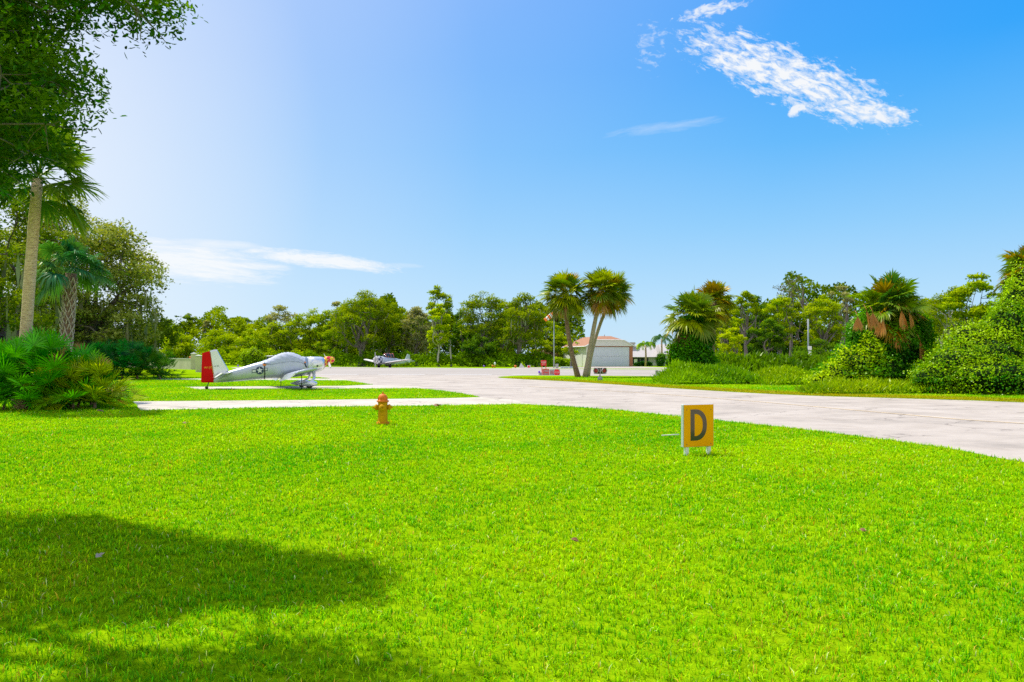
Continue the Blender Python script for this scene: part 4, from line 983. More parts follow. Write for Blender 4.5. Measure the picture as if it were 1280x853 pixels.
# nose ring and spinner in yellow with red blotches
mm, nt, out = new_mat('yellow_red_spots'); b = N(nt, 'ShaderNodeBsdfPrincipled'); nt.links.new(b.outputs[0], out.inputs[0]); b.inputs['Roughness'].default_value = .4
vo = N(nt, 'ShaderNodeTexVoronoi'); vo.inputs['Scale'].default_value = 6.2; nt.links.new(N(nt, 'ShaderNodeTexCoord').outputs['Object'], vo.inputs['Vector'])
nt.links.new(ramp(nt, vo.outputs['Distance'], [(0, (.75, .01, .06)), (.50, (.75, .01, .06)), (.53, (.92, .56, .01)), (1, (.92, .56, .01))]), b.inputs['Base Color'])
M_spot = mm
m = MB(); m.loft([ring(SS[-2][0] + .002, SS[-2][1] + .004, SS[-2][2] + .004, SS[-2][3] + .004, e=2.3), ring(SS[-1][0], SS[-1][1], SS[-1][2], SS[-1][3], e=2.1), ring(SS[-1][0] + .05, SS[-1][1] - .03, SS[-1][2] + .05, .24, e=2)])
m.build('nose_ring', M_spot, plane)
tn, zn = S3(1128, 190)[0], (S3(1128, 168)[1] + S3(1128, 232)[1]) / 2; ts, zs = S3(1206, 186)
m = MB(); rr = []
for k in range(9):
    f = k / 8; r = .215 * math.cos(f * PI / 2) ** .75 + .004; t = tn + (ts - tn) * (math.sin(f * PI / 2)) ** 1.1; zc = zn + (zs - zn) * f
    rr.append([Vector((t, r * math.cos(2 * PI * j / 20), zc + r * math.sin(2 * PI * j / 20))) for j in range(20)])
m.loft(rr); m.build('spinner', M_spot, plane)
hub = Vector((tn + .12, 0, zn))
for sg in (1, -1):
    d = Vector((0, .72 * sg, .34 * sg)).normalized(); w = Vector((.5, 0, 0)) + d.cross(Vector((1, 0, 0))) * .8; w.normalize(); nn = d.cross(w)
    rr = []
    for f, c, th in ((.12, .05, .03), (.3, .075, .02), (.6, .07, .014), (.85, .055, .01), (.97, .03, .006)):
        p = hub + d * f * .86; rr.append([p + w * c * math.cos(q) + nn * th * math.sin(q) for q in [2 * PI * j / 10 for j in range(10)]])
    m = MB(); m.loft(rr); m.build('propeller_blade', M_whited, plane)
# chin intake and exhaust
t0, z0 = S3(1085, 272); m = MB(); m.loft([ring(t0 - .35, z0 + .02, z0 - .16, .16), ring(t0 - .05, z0 + .09, z0 - .06, .15), ring(t0 + .17, z0 + .13, z0 + .01, .12)]); m.build('air_intake', M_alu, plane)
t0, z0 = S3(1050, 238); m = MB(); m.tube([(t0, side_y(t0, z0, -.05), z0), (t0 + .02, side_y(t0, z0, .03), z0 - .02)], [.05, .045], 10); m.build('exhaust_port', M_black, plane)
# canopy cover: a loose cloth over the greenhouse
CV = [(628, 203, 216), (650, 196, 222), (690, 178, 226), (730, 157, 220), (770, 141, 212), (815, 131, 206), (860, 134, 205), (900, 146, 207), (935, 164, 216), (962, 169, 226)]
m = MB(); rr = []; rg = np.random.default_rng(3)
CVs = []
for a, tp, ed in CV:
    t, zt = S3(a, tp); ze = S3(a, ed)[1]; CVs.append((t, zt, ze))
nsec = 40
for i in range(nsec + 1):
    f = i / nsec * (len(CVs) - 1); j = min(int(f), len(CVs) - 2); q = f - j; t, zt, ze = [CVs[j][k] * (1 - q) + CVs[j + 1][k] * q for k in range(3)]
    w = interp(t, 3) + .022; bot = interp(t, 2); row = []
    for k in range(29):
        a = PI * k / 28; ca, sa = math.cos(a), math.sin(a)
        z = ze + (zt - ze) * abs(sa) ** .75; y = w * math.copysign(abs(ca) ** .62, ca)
        hgt = (z - ze) / (zt - ze + 1e-6)
        wr = .012 * math.sin(t * 19 + z * 15 + 2 * ca) * math.sin(t * 7 - z * 11) + .008 * math.sin(t * 41 + a * 5)
        z2 = z + wr * (.3 + hgt) ; y2 = y * (1 + wr * 1.6) * (1 - .30 * hgt ** 1.5)
        row.append(Vector((t, y2, z2)))
    rr.append(row)
nR = len(rr[0]); vs = [v for r in rr for v in r]; fs = [(i * nR + k, i * nR + k + 1, (i + 1) * nR + k + 1, (i + 1) * nR + k) for i in range(nsec) for k in range(nR - 1)]
fs += [tuple(range(nR)), tuple(nsec * nR + k for k in range(nR))]
m.add(vs, fs, True); cov = m.build('canopy_cover', M_cover, plane)
# fin and rudder
def flat_panel(name, pts, th, mat, parent, y=0.0):
    pp = [S3(a, b, y) for a, b in pts]; m = MB(); cxp = sum(p[0] for p in pp) / len(pp); czp = sum(p[1] for p in pp) / len(pp)
    n = len(pp); mid = [Vector((p[0], y, p[1])) for p in pp]; inn = [Vector((cxp + (p[0] - cxp) * .9, 0, czp + (p[1] - czp) * .9)) for p in pp]
    vs = mid + [v + Vector((0, y - th / 2, 0)) for v in inn] + [v + Vector((0, y + th / 2, 0)) for v in inn]
    fs = [tuple(range(n, 2 * n)), tuple(range(2 * n, 3 * n))] + [(i, (i + 1) % n, n + (i + 1) % n, n + i) for i in range(n)] + [(i, 2 * n + i, 2 * n + (i + 1) % n, (i + 1) % n) for i in range(n)]
    m.add(vs, fs); return m.build(name, mat, parent)
fin = flat_panel('fin', [(206, 120), (240, 110), (264, 109), (300, 175), (357, 275), (345, 292), (300, 322), (243, 348), (232, 290), (218, 200)], .07, M_alu, plane)
rud = flat_panel('rudder', [(205, 121), (217, 200), (231, 290), (247, 374), (142, 374), (136, 368), (140, 250), (146, 138)], .06, M_red, plane)
t, z = S3(192, 254); R_ = Matrix.Translation((t, -.040, z)) @ Matrix.Rotation(math.radians(-3), 4, 'Y') @ FACE
text_mesh('W1.JC', .135, 'rudder_lettering', M_yel, rud, R_)
t, z = S3(258, 244); text_mesh('16 V9', .11, 'fin_lettering', M_navy, fin, Matrix.Translation((t, -.043, z)) @ Matrix.Rotation(math.radians(-3), 4, 'Y') @ FACE)
# tailplane
tb, zb = S3(322, 297, -.3)
for sg in (-1, 1):
    m = MB(); rr = []
    for y, le, te in ((.10, .36, -.16), (1.15, .22, -.16), (1.22, .12, -.10)):
        rr.append([Vector((tb + le * 1.0 if k == 0 else tb + te if k == 2 else tb + (le + te) / 2 + .05, sg * y, zb + (le if k == 0 else 0) * .22 + (.022 if k == 1 else -.022 if k == 3 else 0))) for k in range(4)])
    m.loft(rr, smooth=False); m.build('tailplane', M_alu, plane)
    m = MB(); rr = []
    for y, c in ((.16, .40), (1.24, .36)):
        a = math.radians(33); x0_, z0_ = tb - .175, zb
        rr.append([Vector((x0_, sg * y, z0_ + .022)), Vector((x0_ - c * math.cos(a), sg * y, z0_ - c * math.sin(a))), Vector((x0_, sg * y, z0_ - .022))])
    m.loft(rr, smooth=False); m.build('elevator', M_whited, plane)
# wings
tl, zl = S3(1075, 262, -3.4); tt_, zt_ = S3(838, 316, -3.4); chord = math.hypot(tl - tt_, zl - zt_); pitch = math.atan2(zl - zt_, tl - tt_)
print('plane chord', chord, 'pitch', math.degrees(pitch), 'len', SS[-1][0] - SS[0][0])
AF = [(1, .0), (.97, .028), (.9, .052), (.75, .078), (.55, .088), (.3, .066), (0, .012), (0, -.006), (.3, -.03), (.6, -.045), (.85, -.04), (.96, -.02)]
def wing_ring(y, tL, zL, c, sgn, cut=0.0):
    out = []
    for fx, fz in AF:
        fx = max(fx, cut); d = (1 - fx) * c; out.append(Vector((tL - d * math.cos(pitch) - fz * c * math.sin(pitch) * -1 * 0, sgn * y, zL - d * math.sin(pitch) + fz * c * math.cos(pitch))))
    return out
dih = math.tan(math.radians(3.5))
for sg, nm in ((-1, 'wing'), (1, 'wing')):
    m = MB(); m.loft([wing_ring(y, tl, zl - (3.4 - y) * dih, chord * k, sg, .24) for y, k in ((.15, 1), (1.5, 1), (2.6, 1), (3.35, 1))] + [wing_ring(3.46, tl - .05, zl + .0, chord * .93, sg, .26)]); wg = m.build(nm, M_alu2, plane)
    for nm2, y0_, y1_, ang in (('flap', .45, 1.86, 32), ('aileron', 1.9, 3.36, 27)):
        rr = []; a = pitch + math.radians(ang)
        for y in (y0_, y1_):
            zL = zl - (3.4 - y) * dih; hxp = tl - .775 * chord * math.cos(pitch); hzp = zL - .775 * chord * math.sin(pitch); c = chord * .245
            rr.append([Vector((hxp, sg * y, hzp + .07)), Vector((hxp - c * math.cos(a), sg * y, hzp - c * math.sin(a))), Vector((hxp, sg * y, hzp - .045))])
        m = MB(); m.loft(rr, smooth=False); m.build(nm2, M_alu, wg)
# undercarriage
for sg in (-1, 1):
    tw, zw = S3(1003, 0, -.95)[0], 0
    tA, zA = S3(1040, 285, -.42)
    m = MB(); m.tube([(tA, sg * .36, zA), (tA - .03, sg * .6, zA - .35), (tw + .02, sg * .93, .30)], [.085, .07, .055], 10, flat=.45); m.build('gear_leg', M_alu, plane)
    m = MB(); rr = []
    for f, w, h in ((-.58, .015, .02), (-.45, .05, .06), (-.25, .10, .115), (0, .125, .15), (.2, .12, .145), (.33, .08, .10), (.39, .02, .03)):
        rr.append([Vector((tw + f, sg * .95 + w * math.cos(2 * PI * k / 16), .235 + .05 * f + h * math.sin(2 * PI * k / 16))) for k in range(16)])
    m.loft(rr); m.build('wheel_fairing', M_alu, plane)
    m = MB(); m.tube([(tw, sg * .95 - .06, .16), (tw, sg * .95 + .06, .16)], [.16, .16], 20); m.build('wheel', M_rub, plane)
tk, zk = S3(181, 408, 0); m = MB(); m.tube([(tk + .10, 0, .36), (tk + .02, 0, .12)], [.025, .018], 8); m.build('tail_strut', M_black, plane)
m = MB(); m.tube([(tk, -.03, .08), (tk, .03, .08)], [.08, .08], 16); m.build('tail_wheel', M_rub, plane)
# roundel and tie straps, wrapped on the fuselage side
def on_side(name, pts, mat, off, tris=None, parent=plane):
    c = (sum(p[0] for p in pts) / len(pts), sum(p[1] for p in pts) / len(pts)); ring_pts = pts; vs = []
    for a, b in [c] + ring_pts:
        t, z = S3(a, b, -.36); vs.append((t, side_y(t, z, off), z))
    n = len(ring_pts); m = MB(); m.add(vs, [(0, 1 + i, 1 + (i + 1) % n) for i in range(n)]); return m.build(name, mat, parent)
rx, ry = 606, 277
on_side('roundel_bar', [(rx - 62, ry - 7), (rx + 62, ry - 22), (rx + 62, ry + 3), (rx - 62, ry + 20)], M_navy, .008)
on_side('roundel_bar', [(rx - 57, ry - 2), (rx + 57, ry - 17), (rx + 57, ry - 2), (rx - 57, ry + 14)], M_white, .012)
rnd = on_side('roundel', [(rx + 32 * math.cos(2 * PI * k / 24), ry + 32 * math.sin(2 * PI * k / 24)) for k in range(24)], M_navy, .016)
on_side('star', [(rx + (27 if k % 2 == 0 else 11) * math.cos(2 * PI * k / 10 - PI / 2 - .1), ry + (27 if k % 2 == 0 else 11) * math.sin(2 * PI * k / 10 - PI / 2 - .1)) for k in range(10)], M_white, .022, parent=rnd)
for a, b0, b1, b2, dx in ((644, 222, 240, 348, 4), (964, 203, 217, 254, 16)):
    on_side('strap_patch', [(a - 15, b0), (a + 13, b0 + 6), (a + 9, b1), (a - 10, b1 - 2)], M_orange, .034)
    t0, z0 = S3(a, b1, -.36); t1, z1 = S3(a + dx, b2, -.36); m = MB(); n = 6; vs = []
    for k in range(n + 1):
        f = k / n; t = t0 + (t1 - t0) * f; z = z0 + (z1 - z0) * f; y = side_y(t, z, .03); vs += [(t - .025, y, z), (t + .025, y, z)]
    m.add(vs, [(2 * k, 2 * k + 1, 2 * k + 3, 2 * k + 2) for k in range(n)]); m.build('strap', M_black, plane)
for a, y in ((775, -3.1), (686, 2.4)):
    t, z = S3(a, 350, y); t = tl - .72; zz = zl - .30; m = MB(); m.tube([(t, y, zz), (t, y, 0)], .018, 5); m.build('tie_down_rope', M_black, plane)

# ================================================================== other aircraft
def loft_body(name, st, mat, parent, e=2.3, n=18):
    m = MB(); m.loft([ring(x, zt, zb, w, n=n, e=e) for x, zt, zb, w in st]); return m.build(name, mat, parent)
def wing_simple(name, x, z, c0, c1, half, th, dih, mat, parent, sg, sweep=0, y0=.3):
    m = MB(); rr = []
    for f in (0, .5, .93, 1):
        y = y0 + (half - y0) * f; c = (c0 + (c1 - c0) * f) * (1 if f < 1 else .6); xl = x - sweep * f - (c0 - c) * .25
        rr.append([Vector((xl + (fx - .5) * c, sg * y, z + dih * (y - y0) + fz * th / .12 * c)) for fx, fz in AF])
    m.loft(rr); return m.build(name, mat, parent)
M_pale = paint('pale_silver', (.48, .54, .62), .4, .1, var=.12, scale=1.5); M_pink = paint('faded_red', (.62, .16, .18), .5)
mm, nt, out = new_mat('checked_cowl'); b = N(nt, 'ShaderNodeBsdfPrincipled'); nt.links.new(b.outputs[0], out.inputs[0]); ck_ = N(nt, 'ShaderNodeTexChecker'); ck_.inputs['Scale'].default_value = 2.6
nt.links.new(N(nt, 'ShaderNodeTexCoord').outputs['Object'], ck_.inputs[0]); ck_.inputs[1].default_value = (.03, .04, .09, 1); ck_.inputs[2].default_value = (.6, .62, .68, 1); nt.links.new(ck_.outputs[0], b.inputs['Base Color']); M_check = mm
M_under = paint('wing_skin', (.62, .60, .60), .5, var=.08)
Yp = 122; xp, yp = (487 - CX) / F * Yp, Yp
hd = math.atan2(-.80, -.60)
p2 = thing('parked_trainer_airplane', 'vintage silver trainer airplane with an open radial engine parked across the runway under the trees', 'airplane', (xp, yp, 0), hd); p2.scale = (.93, .93, .93)
loft_body('fuselage', [(-4.4, 1.10, .70, .05), (-3, 1.25, .55, .28), (-1.5, 1.5, .45, .45), (0, 1.70, .42, .55), (1.5, 1.8, .5, .6), (2.2, 1.85, .62, .62)], M_pale, p2)
loft_body('engine_cowling', [(2.22, 1.9, .60, .66), (2.9, 1.92, .58, .68), (3.1, 1.8, .7, .55)], M_check, p2)
m = MB()
for k in range(9):
    a = 2 * PI * k / 9; m.tube([(3.12, .12 * math.cos(a), 1.25 + .12 * math.sin(a)), (3.16, .5 * math.cos(a), 1.25 + .5 * math.sin(a))], [.09, .11], 6)
m.build('engine_cylinder', M_whited, p2)['kind'] = 'stuff'
loft_body('canopy', [(-1.2, 1.6, 1.3, .2), (-.6, 2.2, 1.4, .32), (.8, 2.35, 1.4, .36), (1.6, 1.9, 1.5, .3)], M_glass, p2)
m = MB(); 
for x_ in (-.6, 0, .6, 1.1): m.tube([(x_, .36 * math.cos(q), 1.6 + .74 * math.sin(q)) for q in [PI * j / 8 for j in range(9)]], .04, 5)
m.build('canopy_frame', M_pink, p2)
for sg in (-1, 1):
    wing_simple('wing', 1.0, .70, 2.2, 1.3, 5.2, .13, .13, M_under, p2, sg, .2)
    wing_simple('tailplane', -3.9, 1.05, .9, .6, 1.7, .08, 0, M_pale, p2, sg, .1, .1)
    m = MB(); m.tube([(1.2, sg * 1.3, .8), (1.2, sg * 1.25, .3)], [.11, .09], 8); m.build('gear_leg', M_white, p2)
    m = MB(); m.tube([(1.2, sg * 1.3 - .09, .3), (1.2, sg * 1.3 + .09, .3)], [.30, .30], 14); m.build('wheel', M_rub, p2)
m = MB(); m.prism([(-4.75, .7), (-4.7, 2.1), (-4.2, 2.25), (-3.5, 1.2)], -.04, .04); m.build('fin', M_pale, p2)
m = MB(); m.prism([(3.2, 1.2), (3.28, 1.2), (3.24, 2.5), (3.2, 2.5)], -.08, .08); m.prism([(3.2, 1.3), (3.28, 1.3), (3.24, 0.2), (3.2, .2)], -.08, .08); m.build('propeller', M_grey, p2)
Yp = 150; xp = (330 - CX) / F * Yp
p3 = thing('small_airplane', 'small red and white high-wing airplane half hidden behind the silver plane', 'airplane', (xp, Yp, 0), math.radians(-22)); p3.scale = (.8, .8, .8)
loft_body('fuselage', [(-3.0, 1.62, 1.2, .08), (-1.8, 1.6, .85, .3), (-.4, 1.75, .62, .5), (1.0, 1.75, .6, .52), (2.2, 1.4, .65, .42)], M_white, p3)
loft_body('stripe', [(-2.95, 1.66, 1.34, .12), (-1.8, 1.66, 1.22, .33), (-.4, 1.5, 1.12, .53), (1.0, 1.45, 1.1, .55), (2.1, 1.3, 1.0, .44)], M_pink, p3)
loft_body('cabin', [(-.9, 1.8, 1.45, .35), (-.2, 2.2, 1.5, .47), (.8, 2.2, 1.5, .47), (1.3, 1.7, 1.4, .4)], M_glass, p3)
for sg in (-1, 1):
    wing_simple('wing', .5, 2.2, 1.5, 1.1, 4.0, .12, .03, M_white, p3, sg, 0, .1); wing_simple('tailplane', -2.7, 1.5, .8, .6, 1.4, .08, 0, M_white, p3, sg, .1, .05)
    m = MB(); m.tube([(.3, sg * .4, .75), (.3, sg * 1.0, .22)], .05, 6); m.tube([(.3, sg * 1.0 - .07, .22), (.3, sg * 1.0 + .07, .22)], .22, 12); m.build('wheel', M_rub, p3)
m = MB(); m.prism([(-3.15, 1.4), (-3.1, 2.5), (-2.75, 2.5), (-2.2, 1.6)], -.04, .04); m.build('fin', M_white, p3)
m = MB(); m.tube([(2.05, 0, .8), (2.1, 0, .2)], .05, 6); m.tube([(2.1, -.06, .2), (2.1, .06, .2)], .2, 12); m.build('nose_wheel', M_rub, p3)

# ================================================================== hydrant
M_hy = paint('hydrant_yellow', (.64, .33, .0), .7, var=.10, scale=12, dirt=(.48, .22, .01), bump=.2, spec=.15)
M_ho = paint('hydrant_orange', (.80, .19, .01), .6, var=.14, scale=14, dirt=(.75, .28, .10), bump=.2, spec=.3)
hxw, hyw = G(478.5, 531.0); hyd = thing('fire_hydrant', 'yellow fire hydrant with an orange bonnet standing on the lawn', 'fire hydrant', (hxw, hyw, 0), .1)
m = MB(); m.lathe([(.145, 0), (.15, .015), (.15, .045), (.12, .05), (.112, .10), (.108, .30), (.108, .47), (.113, .50), (.115, .52)], 28); brl = m.build('barrel', M_hy, hyd)
m = MB()
for k in range(8):
    a = 2 * PI * k / 8; c = Vector((.134 * math.cos(a), .134 * math.sin(a), .045)); m.lathe([(.014, 0), (.014, .02), (.008, .024)], 6, Matrix.Translation(c))
m.build('base_bolt', M_ho, brl)['kind'] = 'stuff'
m = MB(); m.lathe([(.118, .52), (.14, .525), (.142, .555), (.118, .56), (.108, .585), (.104, .62), (.092, .665), (.065, .695), (.03, .71), (.028, .712)], 28); bon = m.build('bonnet', M_ho, hyd)
m = MB()
for k in range(8):
    a = 2 * PI * (k + .5) / 8; m.box(.106 * math.cos(a) - .012, .106 * math.cos(a) + .012, .106 * math.sin(a) - .012, .106 * math.sin(a) + .012, .555, .635)
m.build('bonnet_rib', M_ho, bon)['kind'] = 'stuff'
m = MB(); m.lathe([(.024, .705), (.022, .73), (.015, .735), (.014, .765), (.010, .768)], 5, smooth=False); m.build('operating_nut', M_ho, hyd)
for a, r, L in ((0, .052, .235), (PI, .052, .24), (-PI / 2, .06, .185)):
    Mx = Matrix.Translation((0, 0, .40)) @ Matrix.Rotation(a, 4, 'Z') @ Matrix.Rotation(PI / 2, 4, 'Y')
    m = MB(); m.lathe([(r * 1.1, .085), (r * 1.1, .13), (r * 1.35, .133), (r * 1.35, .16), (r * 1.0, .18), (r * .6, .195), (r * .35, .20), (r * .3, L)], 16, Mx); m.build('outlet_cap', M_hy, hyd)
m = MB(); m.tube([(.15, 0, .36), (.17, -.01, .30), (.155, -.02, .25), (.118, -.02, .27)], .006, 6); m.build('cap_chain', M_hy, hyd)

# ================================================================== the D sign
sx0, sy0 = G(855.2, 570.3); sx1, sy1 = G(888, 567.2); sa = math.atan2(sy1 - sy0, sx1 - sx0) * .6
sgn = thing('taxiway_sign', 'square yellow taxiway sign with a dark letter D on two short white legs', 'sign', ((sx0 + sx1) / 2, (sy0 + sy1) / 2, 0), sa)
M_sy = paint('sign_amber', (.95, .40, .0), .7, var=.04, scale=4, bump=.03, spec=.08); M_frame = paint('sign_frame', (.55, .60, .62), .4, var=.05, scale=8)
w2, zb_, zt2, dp = .272, .135, .80, .034
m = MB(); m.box(-w2 - .012, w2 + .012, -dp, dp, zb_ - .008, zt2 + .008, bev=.01); m.build('cabinet', M_frame, sgn)
m = MB(); m.box(-w2, w2, -dp - .008, -dp + .004, zb_, zt2, bev=.002); pn = m.build('face_panel', M_sy, sgn)
# letter D: a bar and a bowl
zc = (zb_ + zt2) / 2 + .012; H2, Wd, s = .248, .30, .074; xl = -.155
def dring(x0_, x1_, h, r, n=16):
    pts = [(x0_, -h), (x1_ - r, -h)]
    for k in range(1, n): 
        a = -PI / 2 + PI * k / n; pts.append((x1_ - r + r * math.cos(a), (h) * math.copysign(abs(math.sin(a)) ** .82, math.sin(a))))
    pts += [(x1_ - r, h), (x0_, h)]; return pts
o_ = dring(xl, xl + Wd, H2, .20); i_ = dring(xl + s, xl + Wd - s, H2 - s * .98, .135)
n = len(o_); vs = [(p[0], -dp - .011, zc + p[1]) for p in o_] + [(p[0], -dp - .011, zc + p[1]) for p in i_]
m = MB(); m.add(vs, [(k, (k + 1) % n, n + (k + 1) % n, n + k) for k in range(n)])
mm, nt, out = new_mat('letter_film'); b = N(nt, 'ShaderNodeBsdfPrincipled'); nt.links.new(b.outputs[0], out.inputs[0]); b.inputs['Roughness'].default_value = .3
sp_ = N(nt, 'ShaderNodeSeparateXYZ'); nt.links.new(N(nt, 'ShaderNodeTexCoord').outputs['Object'], sp_.inputs[0])
nt.links.new(ramp(nt, sp_.outputs[2], [(.25, (.03, .045, .006)), (.34, (.05, .045, .025)), (.42, (.13, .075, .075)), (.8, (.14, .085, .09))]), b.inputs['Base Color'])
m.build('letter_d', mm, pn)
m = MB()
for a in (-w2 + .05, w2 - .05):
    for c in (zb_ + .04, zt2 - .08): m.lathe([(.007, 0), (.007, .004)], 8, Matrix.Translation((a, -dp - .008, c)) @ Matrix.Rotation(PI / 2, 4, 'X'))
m.build('screw', M_brown, pn)['kind'] = 'stuff'
for a in (-.205, .205):
    m = MB(); m.box(a - .03, a + .03, -.03, .03, -.05, zb_ - .006, bev=.006); m.build('leg', M_white, sgn)
x, y = G(838, 547.5); pl = MB(); pl.tube([(-.17, 0, .045), (0, .0, .055), (.17, .03, .06)], [.012, .012, .012], 6); o = pl.build('stick', M_whited); o.location = (x, y, 0); tag(o, 'pale thin stick lying in the grass next to the D sign', 'stick')

# ================================================================== fallen leaves
M_dry = paint('dry_leaf', (.24, .11, .04), .7, var=.3, scale=30); M_dryp = paint('pale_dry_leaf', (.42, .33, .24), .7, var=.2, scale=30)
def dleaf(label, px, py, s, mat, seed):
    rg = np.random.default_rng(seed); x, y = G(px, py); m = MB()
    for k in range(2):
        a = rg.uniform(0, 6.28); d = Vector((math.cos(a), math.sin(a), rg.uniform(0, .4))); t = Vector((-math.sin(a), math.cos(a), rg.uniform(-.3, .3)))
        o = Vector((rg.uniform(-.02, .02), rg.uniform(-.02, .02), .045)); L, W2 = s, s * .3
        ctr = [o + d * L * f + Vector((0, 0, .12 * s * math.sin(PI * f))) for f in (0, .3, .65, 1)]
        vs = [ctr[0], ctr[1] + t * W2, ctr[2] + t * W2 * .8, ctr[3], ctr[2] - t * W2 * .8 + Vector((0, 0, .01)), ctr[1] - t * W2 + Vector((0, 0, .015)), ctr[1], ctr[2]]
        m.add(vs, [(0, 1, 6), (1, 2, 7, 6), (2, 3, 7), (0, 6, 5), (6, 7, 4, 5), (7, 3, 4)])
    o = m.build('fallen_leaf', mat); o.location = (x, y, 0); tag(o, label, 'leaf')
dleaf('curled reddish-brown fallen leaf in the sunny grass at the middle of the lawn', 721, 684, .06, M_dry, 1)
dleaf('pale dry fallen leaf lying inside the tree shadow', 128, 703, .07, M_dryp, 2)
dleaf('small brown fallen leaf near the hydrant slab at the lawn edge', 232, 532, .10, M_dry, 3)
dleaf('dark brown leaf in the open grass toward the camera side of the D sign', 1080, 672, .055, M_dry, 4)
dleaf('dry leaf on the grass edge behind the hydrant', 548, 510, .22, M_dry, 5)
dleaf('brown leaf on the lawn in front of the palmetto', 130, 517, .2, M_dry, 6)

# ================================================================== red signs by the island
M_sr = paint('sign_red', (.92, .03, .05), .5, var=.04); M_srd = paint('faded_sign_red', (.70, .07, .06), .6, var=.12, scale=10); M_sgrey = paint('sign_grey', (.46, .50, .54), .6, var=.05)
def px_x(px, Y_): return (px - CX) / F * Y_
def px_z(py, Y_): return EYE + (HY - py) / F * Y_
Ys_ = 69.5
def board(name, label, x0p, x1p, t_, b_, mat, Y_, legs=(), legmat=None, th=.05):
    x0_, x1_ = px_x(x0p, Y_), px_x(x1p, Y_); xc = (x0_ + x1_) / 2; r = thing(name, label, 'sign', (xc, Y_, 0))
    m = MB(); m.box(x0_ - xc, x1_ - xc, -th / 2, th / 2, px_z(b_, Y_), px_z(t_, Y_), bev=.012); f = m.build('panel', mat, r)
    for l in legs:
        m = MB(); xx = px_x(l, Y_) - xc; m.box(xx - .03, xx + .03, th / 2 + .003, th / 2 + .05, 0, px_z(t_ + 1, Y_)); m.build('post', legmat or mat, r)
    return r, f
r, f = board('warning_sign', 'small bright red notice raised on two thin red posts above the number board', 676.2, 683.0, 450.6, 457.3, M_sr, 70.6, (677.4, 682.4), M_sr)
text_mesh('KEEP', .20, 'lettering', M_white, f, Matrix.Translation((0, -.034, px_z(453.2, 70.6))) @ FACE); text_mesh('OUT', .13, 'lettering', M_white, f, Matrix.Translation((0, -.034, px_z(455.6, 70.6))) @ FACE)
r, f = board('number_board', 'dull red board reading 248 with posts behind it', 678.0, 686.4, 461.3, 470.0, M_srd, Ys_, (679.5, 685.2), M_srd)
text_mesh('248', .34, 'lettering', M_sgrey, f, Matrix.Translation((0, -.034, px_z(464.0, Ys_))) @ FACE, xs=.95)
for k in range(2):
    m = MB(); m.box(-.22, .22, -.038, -.028, px_z(467.3 + k * 1.2, Ys_), px_z(466.8 + k * 1.2, Ys_)); m.build('stripe', M_sgrey, f)
r, f = board('notice_board', 'pale grey board with faded red writing between the number board and the stop sign', 686.8, 692.6, 461.8, 469.8, M_sgrey, Ys_ + .1, (688, 691.6), M_sgrey)
for k in range(4):
    m = MB(); m.box(-.12, .12, -.036, -.026, px_z(467.2 - k * 1.0, Ys_), px_z(466.8 - k * 1.0, Ys_)); m.build('stripe', M_srd, f)
r, f = board('small_plate', 'little grey plate beside the red number board', 674.2, 677.6, 465.6, 469.0, M_sgrey, Ys_ + .2, (675.5,), M_sgrey)
# stop sign
xs_ = px_x(696.0, Ys_); st = thing('stop_sign', 'low red octagonal stop sign on a grey backboard', 'stop sign', (xs_, Ys_ - .1, 0)); zc_ = px_z(465.8, Ys_); R8 = .285
m = MB(); m.box(-.23, .26, .03, .06, px_z(470.2, Ys_), px_z(461.6, Ys_)); m.build('backboard', M_sgrey, st)
m = MB(); m.prism([(R8 * math.cos(PI / 8 + k * PI / 4), zc_ + R8 * math.sin(PI / 8 + k * PI / 4)) for k in range(8)], -.02, .02); f = m.build('octagon', M_sr, st)
text_mesh('STOP', .19, 'lettering', M_white, f, Matrix.Translation((0, -.026, zc_)) @ FACE)
m = MB(); m.box(-.03, .03, .065, .11, 0, px_z(461.8, Ys_)); m.build('post', M_sgrey, st)
# far markers
r, f = board('marker_board', 'white-framed red square marker board across the runway', 658.9, 663.0, 456.8, 460.4, M_white, 118, (660, 662), M_white)
m = MB(); a = .16; m.box(-a, a, -.04, -.03, px_z(460.0, 118) + .02, px_z(457.2, 118)); m.build('inset', M_sr, f)
def marker(name, label, px, base_py, h, r0, mats, cat='marker', Y_=None, tip=.0):
    Y_ = Y_ or EYE * F / (base_py - HY); o = thing(name, label, cat, (px_x(px, Y_), Y_, 0)); 
    m = MB(); m.lathe([(r0 * .5, 0), (r0 * .5, h * .55)], 10); m.build('stem', mats[0], o); m = MB(); m.lathe([(r0, h * .5), (r0, h * .85), (r0 * .5, h), (.01, h * 1.001)], 12); m.build('lens', mats[1], o); return o
M_purp = paint('violet_lens', (.22, .05, .75), .3)
marker('edge_light', 'small violet taxiway light near the tip of the grass island', 674, 469.2, .38, .085, (M_whited, M_purp), 'light')
marker('edge_light', 'small violet light across the runway below the tree line', 605, 460.3, .4, .12, (M_whited, M_purp), 'light')
marker('edge_light', 'small violet light on the far grass beyond the rear fuselage', 297.5, 459.6, .4, .12, (M_whited, M_purp), 'light')
marker('runway_cone', 'orange cone-like marker below the grey-green oak', 615.8, 460.2, .45, .16, (M_orange, M_orange), 'cone')
marker('runway_cone', 'white and orange post marker next to the orange cone', 618.6, 460.2, .85, .14, (M_orange, M_white), 'marker post')
marker('runway_cone', 'short orange marker at the foot of the leaning oak', 644.2, 460.3, .42, .2, (M_orange, M_orange), 'cone')
o = MB(); o.loft([[Vector((-.45, 0, 0)), Vector((.45, 0, 0)), Vector((.45, .5, 0)), Vector((-.45, .5, 0))], [Vector((-.2, .2, .66)), Vector((-.1, .2, .66)), Vector((-.1, .3, .66)), Vector((-.2, .3, .66))]], smooth=False)
